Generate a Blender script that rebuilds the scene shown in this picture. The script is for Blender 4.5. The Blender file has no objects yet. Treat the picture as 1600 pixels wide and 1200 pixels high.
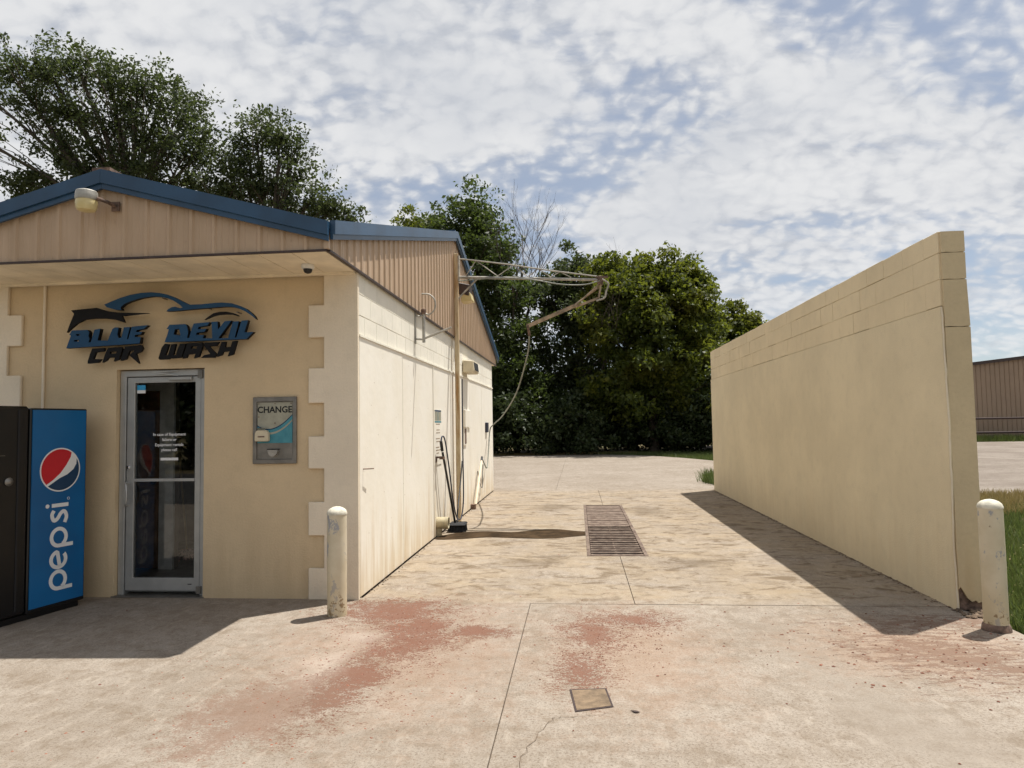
import bpy, bmesh, math, random
import numpy as np
from mathutils import Vector, Matrix
from mathutils.geometry import tessellate_polygon

scene = bpy.context.scene
COL = scene.collection

# ------------------------------------------------------------------ camera
cam_data = bpy.data.cameras.new('camera')
cam = bpy.data.objects.new('camera', cam_data)
COL.objects.link(cam)
R2 = Vector((0.99539405, 0.09445324, -0.01640937))
U2 = Vector((0.02168324, -0.05508302, 0.99824631))
FW = Vector((-0.09338372, 0.99400425, 0.05687736))
cam.matrix_world = Matrix(((R2.x, U2.x, -FW.x, 2.0541), (R2.y, U2.y, -FW.y, -6.3415),
                           (R2.z, U2.z, -FW.z, 1.6), (0, 0, 0, 1)))
cam_data.sensor_width = 36.0
cam_data.lens = 24.339
cam_data.clip_start = 0.05
cam_data.clip_end = 2000
scene.camera = cam

# ------------------------------------------------------------------ node helper
class G:
    def __init__(s, tree):
        s.t = tree; s.t.nodes.clear()
    def n(s, typ, **kw):
        nd = s.t.nodes.new(typ)
        for k, v in kw.items(): setattr(nd, k, v)
        return nd
    def put(s, sock, v):
        if v is None: return
        if isinstance(v, bpy.types.NodeSocket): s.t.links.new(v, sock)
        elif isinstance(v, (tuple, list)) and sock.type == 'RGBA' and len(v) == 3: sock.default_value = (*v, 1)
        else: sock.default_value = v
    def pos(s): return s.n('ShaderNodeNewGeometry').outputs['Position']
    def obj(s): return s.n('ShaderNodeTexCoord').outputs['Object']
    def island(s): return s.n('ShaderNodeNewGeometry').outputs['Random Per Island']
    def rnd(s): return s.n('ShaderNodeObjectInfo').outputs['Random']
    def m(s, op, a, b=None, c=None, clamp=False):
        nd = s.n('ShaderNodeMath', operation=op, use_clamp=clamp)
        s.put(nd.inputs[0], a); s.put(nd.inputs[1], b); s.put(nd.inputs[2], c)
        return nd.outputs[0]
    def vm(s, op, a, b=None):
        nd = s.n('ShaderNodeVectorMath', operation=op)
        s.put(nd.inputs[0], a); s.put(nd.inputs[1], b)
        return nd.outputs[1] if op in ('LENGTH', 'DISTANCE', 'DOT_PRODUCT') else nd.outputs[0]
    def map(s, v, loc=(0, 0, 0), rot=(0, 0, 0), sc=(1, 1, 1), typ='POINT'):
        nd = s.n('ShaderNodeMapping', vector_type=typ)
        s.put(nd.inputs[0], v); nd.inputs[1].default_value = loc
        nd.inputs[2].default_value = rot; nd.inputs[3].default_value = sc
        return nd.outputs[0]
    def noise(s, v, scale, detail=3, rough=.55, dist=0.0):
        nd = s.n('ShaderNodeTexNoise')
        s.put(nd.inputs['Vector'], v); nd.inputs['Scale'].default_value = scale
        nd.inputs['Detail'].default_value = detail; nd.inputs['Roughness'].default_value = rough
        nd.inputs['Distortion'].default_value = dist
        return nd.outputs[0]
    def vor(s, v, scale, feature='F1', smooth=None):
        nd = s.n('ShaderNodeTexVoronoi', feature=feature)
        s.put(nd.inputs['Vector'], v); nd.inputs['Scale'].default_value = scale
        if smooth is not None: nd.inputs['Smoothness'].default_value = smooth
        return nd.outputs[0]
    def ss(s, v, a, b):
        nd = s.n('ShaderNodeMapRange', interpolation_type='SMOOTHSTEP')
        s.put(nd.inputs[0], v); nd.inputs[1].default_value = a; nd.inputs[2].default_value = b
        return nd.outputs[0]
    def mr(s, v, a, b, c, d):
        nd = s.n('ShaderNodeMapRange')
        s.put(nd.inputs[0], v)
        for i, q in enumerate((a, b, c, d)): nd.inputs[i + 1].default_value = q
        return nd.outputs[0]
    def mix(s, f, a, b, mode='MIX'):
        nd = s.n('ShaderNodeMix', data_type='RGBA', blend_type=mode)
        s.put(nd.inputs[0], f); s.put(nd.inputs[6], a); s.put(nd.inputs[7], b)
        return nd.outputs[2]
    def blob(s, v, cx, cy, rx, ry, ang=0):
        q = s.map(v, (cx, cy, 0), (0, 0, ang), (rx, ry, 1), 'TEXTURE')
        return s.m('SUBTRACT', 1.0, s.vm('LENGTH', q))
    def bump(s, h, strength=.3, dist=.01, normal=None):
        nd = s.n('ShaderNodeBump'); nd.inputs['Strength'].default_value = strength
        nd.inputs['Distance'].default_value = dist
        s.put(nd.inputs['Height'], h)
        if normal is not None: s.put(nd.inputs['Normal'], normal)
        return nd.outputs[0]
    def out(s, col, rough=.7, metal=0.0, normal=None, spec=.5, coat=0.0):
        b = s.n('ShaderNodeBsdfPrincipled'); o = s.n('ShaderNodeOutputMaterial')
        s.put(b.inputs['Base Color'], col); s.put(b.inputs['Roughness'], rough); s.put(b.inputs['Metallic'], metal)
        b.inputs['Specular IOR Level'].default_value = spec
        b.inputs['Coat Weight'].default_value = coat
        if normal is not None: s.put(b.inputs['Normal'], normal)
        s.t.links.new(b.outputs[0], o.inputs[0])
        return b

# ------------------------------------------------------------------ world, sun, exposure
SUN_TO = Vector((0.278, 0.218, 1.0)).normalized()
world = bpy.data.worlds.new('World'); scene.world = world; world.use_nodes = True
g = G(world.node_tree)
sky = g.n('ShaderNodeTexSky', sky_type='NISHITA', sun_disc=False)
sky.sun_elevation = math.asin(SUN_TO.z); sky.sun_rotation = math.atan2(SUN_TO.x, SUN_TO.y)
sky.altitude = 600; sky.air_density = 1.0; sky.dust_density = 0.5; sky.ozone_density = 1.0
dirv = g.n('ShaderNodeTexCoord').outputs['Generated']
sp = g.n('ShaderNodeSeparateXYZ'); g.put(sp.inputs[0], dirv)
zz = g.m('ADD', g.m('MAXIMUM', sp.outputs[2], 0.0), 0.42)
cb = g.n('ShaderNodeCombineXYZ')
g.put(cb.inputs[0], g.m('DIVIDE', sp.outputs[0], zz)); g.put(cb.inputs[1], g.m('DIVIDE', sp.outputs[1], zz))
pl = cb.outputs[0]                                              # a flat cloud deck seen from below
def n2(v, scale, detail, rough, col=False, dist=0.0):
    nd = g.n('ShaderNodeTexNoise', noise_dimensions='2D'); g.put(nd.inputs['Vector'], v)
    nd.inputs['Scale'].default_value = scale; nd.inputs['Detail'].default_value = detail
    nd.inputs['Roughness'].default_value = rough; nd.inputs['Distortion'].default_value = dist
    return nd.outputs[1 if col else 0]
def v2(v, scale):
    nd = g.n('ShaderNodeTexVoronoi', voronoi_dimensions='2D', feature='SMOOTH_F1'); g.put(nd.inputs['Vector'], v)
    nd.inputs['Scale'].default_value = scale; nd.inputs['Smoothness'].default_value = .7
    return nd.outputs[0]
pw = g.vm('ADD', pl, g.vm('MULTIPLY', g.vm('SUBTRACT', n2(pl, 11.0, 3, .6, True), (.5, .5, .5)), (.055, .055, 0)))
big = n2(g.map(pl, (15.3, 2.1, 0), (0, 0, .5), (1.0, 1.3, 1)), 1.2, 2, .5)
mid = n2(g.map(pl, (4.4, 5.2, 0), (0, 0, .75), (.8, 2.0, 1)), 3.8, 7, .62)
fine = n2(g.map(pw, (1.4, 9.2, 0)), 24, 4, .62)
puff = g.m('SUBTRACT', 1.0, g.m('MULTIPLY', v2(g.map(pw, rot=(0, 0, .7), sc=(1, 1.15, 1)), 30.0), 1.5))
size = g.m('ADD', big, g.m('MULTIPLY', g.m('SUBTRACT', mid, .5), .75))
solid = g.ss(size, .40, .62)                                              # closed, hazy deck
cells = g.m('ADD', g.m('MULTIPLY', puff, .46), g.m('ADD', g.m('MULTIPLY', fine, .52), g.m('MULTIPLY', g.m('SUBTRACT', size, .40), 2.0)))
cellm = g.ss(cells, .10, 1.0)
cover = g.m('MAXIMUM', g.m('MULTIPLY', solid, .97), cellm)
mask = g.mr(cover, 0, 1, .50, 1.0)
lum = g.m('ADD', g.m('MULTIPLY', cellm, .3), g.m('ADD', g.m('ADD', g.m('MULTIPLY', mid, .7), g.m('MULTIPLY', puff, .22)), g.m('MULTIPLY', fine, .4)))
ccol = g.mix(g.ss(lum, .45, 1.15), (4.7, 4.95, 5.45), (7.2, 7.25, 7.35))
grey = n2(g.map(pl, (8.1, 3.3, 0)), 2.6, 3, .6)
ccol = g.mix(g.m('MULTIPLY', g.ss(grey, .45, .75), .5), ccol, (5.3, 5.55, 6.0))
low_sky = g.mr(g.ss(sp.outputs[2], .02, .24), 0, 1, .82, 1.0)
skyc = g.mix(g.m('MULTIPLY', mask, low_sky), sky.outputs[0], ccol)
bg = g.n('ShaderNodeBackground'); g.put(bg.inputs[0], skyc); bg.inputs[1].default_value = 0.088
world.cycles.sampling_method = 'MANUAL'; world.cycles.sample_map_resolution = 512
wo = g.n('ShaderNodeOutputWorld'); g.t.links.new(bg.outputs[0], wo.inputs[0])

sl = bpy.data.lights.new('sun', 'SUN'); sl.energy = 5.0; sl.angle = math.radians(.55); sl.color = (1, .962, .90)
sun = bpy.data.objects.new('sun', sl); COL.objects.link(sun)
sun.rotation_euler = (-SUN_TO).to_track_quat('-Z', 'Y').to_euler()
sun.location = (10, 10, 30)
vs = scene.view_settings
vs.view_transform = 'Standard'; vs.look = 'None'; vs.exposure = 0.32; vs.gamma = 1.0; vs.use_curve_mapping = False
scene.cycles.use_denoising = True
scene.cycles.use_adaptive_sampling = True; scene.cycles.adaptive_threshold = .02
scene.cycles.max_bounces = 6; scene.cycles.transparent_max_bounces = 12

# ------------------------------------------------------------------ mesh helpers
RNG = random.Random(7)
class MB:
    def __init__(s): s.v = []; s.f = []
    def add(s, vs_, fs):
        o = len(s.v); s.v += [tuple(v) for v in vs_]; s.f += [tuple(i + o for i in f) for f in fs]; return s
    def box(s, x0, x1, y0, y1, z0, z1, mat=None):
        v = [(x0, y0, z0), (x1, y0, z0), (x1, y1, z0), (x0, y1, z0), (x0, y0, z1), (x1, y0, z1), (x1, y1, z1), (x0, y1, z1)]
        if mat is not None: v = [mat @ Vector(p) for p in v]
        return s.add(v, [(0, 3, 2, 1), (4, 5, 6, 7), (0, 1, 5, 4), (1, 2, 6, 5), (2, 3, 7, 6), (3, 0, 4, 7)])
    def bar(s, a, b, w, h):
        a = Vector(a); b = Vector(b); d = (b - a); L = d.length; q = d.to_track_quat('Y', 'Z').to_matrix().to_4x4()
        return s.box(-w / 2, w / 2, 0, L, -h / 2, h / 2, Matrix.Translation(a) @ q)
    def tube(s, pts, r, n=10, cap=True):
        pts = [Vector(p) for p in pts]; m_ = len(pts)
        rr = r if isinstance(r, (list, tuple)) else [r] * m_
        vs_ = []; prev = None
        for i, p in enumerate(pts):
            d = (pts[min(i + 1, m_ - 1)] - pts[max(i - 1, 0)]).normalized()
            if prev is None: a = d.orthogonal().normalized()
            else:
                a = prev - d * prev.dot(d)
                a = a.normalized() if a.length > 1e-6 else d.orthogonal().normalized()
            prev = a; b = d.cross(a)
            for k in range(n):
                t = 2 * math.pi * k / n
                vs_.append(p + (a * math.cos(t) + b * math.sin(t)) * rr[i])
        fs = []
        for i in range(m_ - 1):
            for k in range(n):
                fs.append((i * n + k, i * n + (k + 1) % n, (i + 1) * n + (k + 1) % n, (i + 1) * n + k))
        if cap: fs += [tuple(range(n))[::-1], tuple((m_ - 1) * n + k for k in range(n))]
        return s.add(vs_, fs)
    def lathe(s, prof, c=(0, 0, 0), n=24, axis='Z'):
        vs_ = []; c = Vector(c)
        for r, z in prof:
            for k in range(n):
                t = 2 * math.pi * k / n; p = (r * math.cos(t), r * math.sin(t), z)
                if axis == 'Y': p = (p[0], -p[2], p[1])
                if axis == 'X': p = (p[2], p[0], p[1])
                vs_.append(c + Vector(p))
        fs = [(i * n + k, i * n + (k + 1) % n, (i + 1) * n + (k + 1) % n, (i + 1) * n + k) for i in range(len(prof) - 1) for k in range(n)]
        fs += [tuple(range(n))[::-1], tuple((len(prof) - 1) * n + k for k in range(n))]
        return s.add(vs_, fs)
    def prism(s, loops, fn, d0, d1):
        """loops of 2-D points (outer, holes); fn(a, b, d) -> 3-D"""
        polys = [[Vector((p[0], p[1], 0)) for p in L] for L in loops]
        flat = [p for L in loops for p in L]; tri = tessellate_polygon(polys); N = len(flat)
        vs_ = [fn(p[0], p[1], d0) for p in flat] + [fn(p[0], p[1], d1) for p in flat]
        fs = [tuple(t) for t in tri] + [tuple(i + N for i in t[::-1]) for t in tri]
        o = 0
        for L in loops:
            k = len(L)
            for i in range(k): fs.append((o + i, o + (i + 1) % k, N + o + (i + 1) % k, N + o + i))
            o += k
        return s.add(vs_, fs)
    def build(s, name, mat, parent=None, smooth=False, bevel=0, origin=None, fix=True):
        me = bpy.data.meshes.new(name)
        if origin is not None:
            o_ = Vector(origin); s.v = [tuple(Vector(v) - o_) for v in s.v]
        me.from_pydata(s.v, [], s.f); me.materials.append(mat)
        if fix:
            bm = bmesh.new(); bm.from_mesh(me)
            bmesh.ops.recalc_face_normals(bm, faces=bm.faces)
            if bevel:
                bmesh.ops.bevel(bm, geom=[e for e in bm.edges if len(e.link_faces) == 2 and e.calc_face_angle(0) > .5], offset=bevel, segments=1, affect='EDGES', clamp_overlap=True)
            bm.to_mesh(me); bm.free()
        if smooth:
            me.polygons.foreach_set('use_smooth', [True] * len(me.polygons))
            try: me.set_sharp_from_angle(angle=math.radians(40))
            except Exception: pass
        ob = bpy.data.objects.new(name, me); COL.objects.link(ob)
        if origin is not None: ob.location = origin
        if parent is not None:
            ob.parent = parent
            w = world_mat(parent)
            ob.matrix_parent_inverse = w.inverted()
        return ob
def world_mat(o):
    m_ = Matrix.LocRotScale(o.location, o.rotation_euler, o.scale)
    if o.parent: m_ = world_mat(o.parent) @ o.matrix_parent_inverse @ m_
    return m_
def tag(o, label, cat, group=None, kind=None):
    if label: o['label'] = label
    if cat: o['category'] = cat
    if group: o['group'] = group
    if kind: o['kind'] = kind
    return o
def struct(o, kind='structure'):
    o['kind'] = kind; return o
def empty(name, loc, label, cat, group=None):
    o = bpy.data.objects.new(name, None); COL.objects.link(o); o.location = loc; o.empty_display_size = .2
    return tag(o, label, cat, group)
def curve(pts, n=24):
    """Catmull-Rom through the points"""
    P = [Vector(p) for p in pts]; P = [P[0] * 2 - P[1]] + P + [P[-1] * 2 - P[-2]]; out = []
    segs = len(P) - 3; k = max(2, n // segs)
    for i in range(segs):
        a, b, c, d = P[i:i + 4]
        for j in range(k):
            t = j / k
            out.append(.5 * ((2 * b) + (c - a) * t + (2 * a - 5 * b + 4 * c - d) * t * t + (3 * b - a - 3 * c + d) * t ** 3))
    out.append(P[-2]); return out

# ------------------------------------------------------------------ materials
MATS = {}
def mat(name):
    m_ = bpy.data.materials.new(name); m_.use_nodes = True; MATS[name] = m_
    return m_, G(m_.node_tree)
def simple(name, col, rough=.6, metal=0, var=.12, scale=6, bump=.0, bscale=80, spec=.5, coat=0):
    m_, g = mat(name); p = g.obj()
    c2 = tuple(c * (1 - var * 2) for c in col); c3 = tuple(min(1, c * (1 + var)) for c in col)
    c = g.mix(g.ss(g.noise(p, scale, 5, .6), .3, .7), c2, c3)
    nrm = g.bump(g.noise(p, bscale, 3), bump, .004) if bump else None
    g.out(c, rough, metal, nrm, spec, coat); return m_
def stucco(name, col, dirt=.25, low=(.30, .22, .13), stain=None, grain=55):
    """painted stucco; rain and splash dirt low down"""
    m_, g = mat(name); p = g.pos()
    big = g.noise(p, 1.1, 5, .6); fin = g.noise(p, grain, 3, .6)
    c = g.mix(g.ss(big, .3, .7), tuple(x * .93 for x in col), tuple(min(1, x * 1.05) for x in col))
    c = g.mix(g.m('MULTIPLY', g.ss(fin, .35, .75), .12), c, tuple(x * .6 for x in col))
    sp = g.n('ShaderNodeSeparateXYZ'); g.put(sp.inputs[0], p)
    streak = g.noise(g.map(p, (0, 0, 0), (0, 0, 0), (5, 5, .35)), 1.6, 5, .65)
    h = g.m('ADD', sp.outputs[2], g.m('MULTIPLY', g.m('SUBTRACT', streak, .5), 1.6))
    lowm = g.m('SUBTRACT', 1.0, g.ss(h, -.1, .75))
    c = g.mix(g.m('MULTIPLY', lowm, dirt), c, low)
    c = g.mix(g.m('MULTIPLY', g.ss(streak, .6, .8), dirt * .5), c, low)
    nar = g.noise(g.map(p, (3, 3, 0), (0, 0, 0), (16, 16, .7)), 1.0, 4, .6)
    c = g.mix(g.m('MULTIPLY', g.m('MULTIPLY', g.ss(nar, .64, .74), lowm), dirt), c, (.16, .11, .07))
    md = g.noise(p, 7, 5, .65)
    c = g.mix(g.m('MULTIPLY', g.ss(md, .48, .72), .16), c, tuple(x * .66 for x in col))
    nrm = g.bump(g.m('ADD', fin, g.m('MULTIPLY', big, .8)), .45, .008)
    g.out(c, .9, 0, nrm, .25); return m_
# --- concrete
m_conc, g = mat('concrete'); p = g.pos()
big = g.noise(p, .55, 5, .6); md = g.noise(p, 3.2, 6, .65); fin = g.noise(p, 70, 3, .7); gr = g.noise(p, 190, 2, .6)
c = g.mix(g.ss(big, .3, .7), (.262, .22, .174), (.345, .298, .246))
c = g.mix(g.m('MULTIPLY', g.ss(md, .46, .70), .7), c, (.22, .175, .13))
c = g.mix(g.m('MULTIPLY', g.ss(fin, .47, .66), .62), c, (.13, .095, .065))
c = g.mix(g.m('MULTIPLY', g.ss(gr, .52, .72), .45), c, (.50, .44, .37))
sp = g.n('ShaderNodeSeparateXYZ'); g.put(sp.inputs[0], p)
mo = g.noise(p, 9, 6, .7, .4); mo2 = g.noise(g.map(p, (5, 2, 0), (0, 0, .35), (2.2, .8, 1)), 7, 5, .7)
c = g.mix(g.m('MULTIPLY', g.ss(mo, .46, .66), .42), c, (.17, .125, .082))
c = g.mix(g.m('MULTIPLY', g.ss(mo2, .50, .68), .35), c, (.45, .39, .32))
# the wash bay: yellowish water stains with dark scum
inbay = g.m('MULTIPLY', g.ss(sp.outputs[1], -.25, .15), g.m('SUBTRACT', 1.0, g.ss(sp.outputs[1], 9.6, 10.6)))
yel = g.noise(g.map(p, (3, 1, 0), (0, 0, .2), (1, 1.6, 1)), 1.3, 6, .68, .6)
c = g.mix(g.m('MULTIPLY', inbay, g.mr(yel, .35, .7, .0, .5)), c, (.38, .29, .175))
scum = g.noise(g.map(p, (9, 4, 0), (0, 0, .15), (1.0, 1.5, 1)), 3.0, 6, .74, .8)
scm = g.m('MULTIPLY', g.ss(scum, .49, .64), g.mr(inbay, 0, 1, .25, .78))
c = g.mix(scm, c, (.135, .095, .058))
for cx, cy, rx, ry in ((1.55, 6.9, .75, .8), (1.5, 1.7, .7, .45), (3.4, 1.7, .6, .4), (3.2, 6.3, .6, 1.3)):
    bl = g.m('ADD', g.blob(p, cx, cy, rx, ry), g.m('MULTIPLY', g.m('SUBTRACT', scum, .5), 2.6))
    c = g.mix(g.m('MULTIPLY', g.ss(bl, .0, .9), .5), c, (.12, .088, .058))
# grey worn track
trk = g.m('ADD', g.blob(p, 3.75, -2.6, .55, 3.2, .12), g.m('MULTIPLY', g.m('SUBTRACT', md, .5), 1.5))
c = g.mix(g.m('MULTIPLY', g.ss(trk, .1, .9), .5), c, (.27, .23, .185))
# red dirt tracked out of the bay
n1 = g.noise(p, 4.5, 5, .72, .3); clod = g.noise(g.map(p, (0, 0, 0), (0, 0, .5), (1, 1.7, 1)), 20, 4, .78)
RED = (.165, .07, .044)
grn = g.noise(p, 75, 3, .7)
def dirt(blobs, lo, hi, col, amt, nn=n1, k=1.5, ck=1.3, solid=0.0):
    global c
    s_ = None
    for b in blobs:
        v = g.blob(p, *b); s_ = v if s_ is None else g.m('MAXIMUM', s_, v)
    s_ = g.m('ADD', s_, g.m('MULTIPLY', g.m('SUBTRACT', nn, .5), k))
    s_ = g.m('ADD', s_, g.m('ADD', g.m('MULTIPLY', g.m('SUBTRACT', clod, .5), ck), g.m('MULTIPLY', g.m('SUBTRACT', grn, .5), ck)))
    f = g.m('MULTIPLY', g.ss(s_, lo, hi), amt)
    c = g.mix(f, c, col); return f
dirt([(.75, -1.3, 1.3, 1.9, 0.1), (2.35, -1.3, .9, 1.6, 0), (4.4, -1.2, 1.2, 1.0, 0)], -.1, .9, (.31, .205, .14), .55, ck=.9)
fa = dirt([(.42, -.36, .75, .5, 0), (.5, -.45, .6, .6, 0), (.78, -1.0, .5, .85, .15), (.60, -1.9, .3, .95, 0), (1.25, -.95, .4, .22, -.1)], .30, .60, RED, .82, ck=2.6, k=2.3)
fb = dirt([(2.15, -.95, .42, .85, 0), (2.45, -.6, .6, .42, .1), (2.05, -1.75, .3, .7, 0)], .46, .72, RED, .78, ck=2.7)
stre = g.noise(g.map(p, (1, 6, 0), (0, 0, -.25), (3.0, 9, 1)), 2.0, 5, .72)
fc = dirt([(4.5, -1.35, 1.2, 1.0, -.5), (4.9, -.55, 1.5, .4, .1)], .55, .8, (.17, .10, .068), .7, nn=stre, k=3.6)
dirt([(.33, -1.7, .25, .9, -.05), (.40, -1.1, .3, .26, 0)], .25, .9, (.46, .385, .32), .45, k=2.6)
dirt([(.25, -2.45, .6, .9, -.3)], .25, .6, (.19, .115, .08), .6, k=1.6)
hgt = g.m('ADD', g.m('MULTIPLY', fin, .5), g.m('ADD', g.m('MULTIPLY', gr, .35), g.m('MULTIPLY', md, .5)))
hgt = g.m('ADD', hgt, g.m('MULTIPLY', g.m('ADD', fa, g.m('ADD', fb, fc)), .9))
g.out(c, .9, 0, g.bump(hgt, .5, .012), .2)

m_filler = simple('joint_filler', (.11, .08, .056), .95, var=.2)
m_mud_shade = simple('pit_mud_shade', (.015, .012, .009), .95, var=.2)  # mud set near black, the pit's darkness put into its colour
m_fac = stucco('tan_stucco', (.66, .515, .325), .36, (.45, .32, .18))
m_quoin = stucco('cream_stucco', (.80, .70, .545), .2, (.42, .30, .18))
m_rwall = stucco('beige_wall_paint', (.72, .62, .425), .28, (.56, .42, .245), grain=75)
m_rend = stucco('beige_end_stucco', (.60, .49, .315), .45, (.48, .345, .19), grain=40)
m_rblock = stucco('beige_block_paint', (.74, .625, .42), .3, (.54, .39, .22), grain=90)
m_mortar = simple('mortar', (.16, .115, .07), .95)
m_rmortar = simple('painted_mortar', (.22, .16, .095), .95)
m_wmortar = simple('painted_white_mortar', (.72, .67, .56), .95)
m_wblock = stucco('cream_block_paint', (.84, .80, .69), .2, (.42, .33, .2), grain=110)
# side wall panels: rust-yellow runs, screw heads
m_panel, g = mat('cream_wall_panel'); p = g.pos()
sp = g.n('ShaderNodeSeparateXYZ'); g.put(sp.inputs[0], p)
c = g.mix(g.ss(g.noise(p, 1.6, 5, .6), .3, .7), (.85, .80, .685), (.89, .85, .755))
st = g.noise(g.map(p, (0, 0, 0), (0, 0, 0), (1, 3.2, .3)), 1.5, 6, .68)
hh = g.m('ADD', sp.outputs[2], g.m('MULTIPLY', g.m('SUBTRACT', st, .5), 3.0))
c = g.mix(g.m('MULTIPLY', g.m('SUBTRACT', 1.0, g.ss(hh, -.3, .8)), .55), c, (.52, .35, .14))
c = g.mix(g.m('MULTIPLY', g.ss(st, .62, .85), .25), c, (.60, .45, .25))
spk = g.vor(p, 7.0)
c = g.mix(g.m('MULTIPLY', g.m('SUBTRACT', 1.0, g.ss(spk, .03, .07)), .7), c, (.30, .20, .10))
g.out(c, .62, 0, g.bump(g.noise(p, 9, 4), .25, .012), .35)

m_siding, g = mat('tan_metal_siding'); p = g.pos()
c = g.mix(g.ss(g.noise(g.map(p, sc=(2, 2, .5)), 2.2, 5, .6), .3, .7), (.44, .315, .205), (.51, .37, .25))
c = g.mix(g.m('MULTIPLY', g.ss(g.noise(p, 9, 5, .7), .6, .8), .3), c, (.25, .165, .11))
g.out(c, .5, 0, g.bump(g.noise(p, 5, 2), .1, .01), .4)
m_blue = simple('blue_painted_metal', (.018, .062, .125), .38, var=.12, scale=2.5, spec=.5)
m_soffit = simple('cream_soffit_metal', (.85, .75, .57), .55, var=.08, scale=3)
m_drip = simple('dark_drip_trim', (.05, .03, .025), .5)
m_alu = simple('anodised_aluminium', (.44, .44, .42), .42, .55, var=.05)
m_steel = simple('stainless_steel', (.24, .225, .20), .42, .7, var=.1, scale=9)
m_chrome = simple('chrome', (.8, .8, .8), .15, 1)
m_black = simple('black_plastic', (.006, .006, .007), .28, var=.1)
m_rubber = simple('black_rubber', (.012, .012, .014), .6)
m_signblack = simple('sign_black', (.004, .004, .005), .6, spec=.25)
m_signblue = simple('sign_blue', (.014, .068, .155), .5, var=.06, spec=.3)
m_white = simple('white_vinyl', (.78, .78, .76), .5, var=.03)
m_vblue, g = mat('vending_blue'); p = g.obj()
g.out(g.mix(g.ss(g.noise(p, 1.2, 3), .3, .7), (.004, .10, .27), (.005, .14, .36)), .3, 0, None, .5)
m_red = simple('print_red', (.55, .012, .022), .4, var=.04)
m_navy = simple('print_navy', (.006, .04, .10), .4, var=.04)
m_galv = simple('galvanised_steel', (.42, .40, .35), .5, .35, var=.12, scale=14)
m_boom = simple('weathered_pale_paint', (.43, .40, .34), .65, .1, var=.2, scale=8)
m_rust = simple('rusty_steel', (.20, .13, .095), .8, .2, var=.3, scale=18, bump=.3)
m_arm = simple('rusty_tan_arm', (.36, .27, .18), .75, .1, var=.25, scale=10)
m_post, g = mat('stained_tan_post'); p = g.pos()
c = g.mix(g.ss(g.noise(g.map(p, sc=(6, 6, .8)), 2.4, 5, .65), .42, .66), (.58, .47, .30), (.36, .20, .075))
g.out(c, .7, 0, None, .3)
m_hose = simple('grey_green_hose', (.22, .23, .19), .55, var=.15)
m_bluehose = simple('blue_black_hose', (.02, .025, .05), .5)
m_beige = simple('beige_plastic', (.62, .54, .38), .6, var=.08)
m_yellow = simple('stained_yellow_pvc', (.42, .36, .23), .6, var=.2, scale=9)
m_grate, g = mat('rusty_grate'); p = g.pos()
c = g.mix(g.ss(g.noise(p, 9, 6, .7), .35, .65), (.11, .075, .058), (.235, .18, .14))
g.out(c, .8, .25, g.bump(g.noise(p, 60, 4), .4, .005), .3)
m_cover = simple('weathered_cover', (.20, .14, .085), .9, var=.2, scale=14, bump=.4)
m_wet, g = mat('wet_mud'); p = g.pos()
c = g.mix(g.ss(g.noise(p, 4, 6, .7), .3, .7), (.022, .014, .007), (.075, .048, .026))
g.out(c, .95, 0, g.bump(g.noise(p, 25, 4), .15, .004), .08)
m_crack = simple('crack_dirt', (.17, .12, .08), .95, var=.2)
m_boll, g = mat('chipped_cream_paint'); p = g.pos()
c = g.mix(g.ss(g.noise(p, 5, 4), .3, .7), (.55, .48, .335), (.64, .575, .43))
sp = g.n('ShaderNodeSeparateXYZ'); g.put(sp.inputs[0], p)
chip = g.noise(g.map(p, sc=(1, 1, .55)), 11, 6, .7)
c = g.mix(g.ss(chip, .585, .62), c, (.34, .34, .34))
rust = g.noise(p, 16, 5, .7)
lowr = g.m('ADD', rust, g.m('MULTIPLY', g.m('SUBTRACT', 1.0, g.ss(sp.outputs[2], .02, .25)), .17))
c = g.mix(g.ss(lowr, .66, .72), c, (.14, .075, .04))
c = g.mix(g.m('MULTIPLY', g.m('SUBTRACT', 1.0, g.ss(sp.outputs[2], .05, .6)), .4), c, (.50, .38, .20))
g.out(c, .6, 0, g.bump(chip, .2, .004), .35)
m_bcap = simple('white_concrete_cap', (.66, .62, .50), .85, var=.12, scale=20, bump=.4)
m_bark = simple('bark', (.085, .066, .048), .95, var=.25, scale=7, bump=.6, bscale=22)
m_twig = simple('grey_dead_wood', (.12, .10, .085), .95, var=.2)
m_wood = simple('light_wood', (.55, .38, .18), .6, var=.15)
m_doorw = simple('brown_door', (.22, .11, .055), .55, var=.2)
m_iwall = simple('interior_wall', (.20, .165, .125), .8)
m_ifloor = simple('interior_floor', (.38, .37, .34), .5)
m_pict = simple('picture_print', (.20, .21, .19), .4, var=.4, scale=9)
m_ijamb = simple('white_jamb', (.8, .8, .78), .5)
m_mop = simple('mop_cotton', (.7, .46, .42), .9, var=.35, scale=30)
m_lens, g = mat('yellowed_lens'); p = g.obj()
g.out(g.mix(g.noise(p, 14, 3), (.55, .44, .18), (.70, .60, .34)), .3, 0, None, .5)
m_glass, g = mat('door_glass')
tr = g.n('ShaderNodeBsdfTransparent'); tr.inputs[0].default_value = (.95, .96, .955, 1)
gl = g.n('ShaderNodeBsdfGlossy'); gl.inputs['Roughness'].default_value = .01
fr = g.n('ShaderNodeFresnel'); fr.inputs[0].default_value = 1.46
mx = g.n('ShaderNodeMixShader'); o = g.n('ShaderNodeOutputMaterial')
g.put(mx.inputs[0], fr.outputs[0]); g.t.links.new(tr.outputs[0], mx.inputs[1]); g.t.links.new(gl.outputs[0], mx.inputs[2]); g.t.links.new(mx.outputs[0], o.inputs[0])
m_teal, g = mat('teal_print'); p = g.pos()
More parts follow.
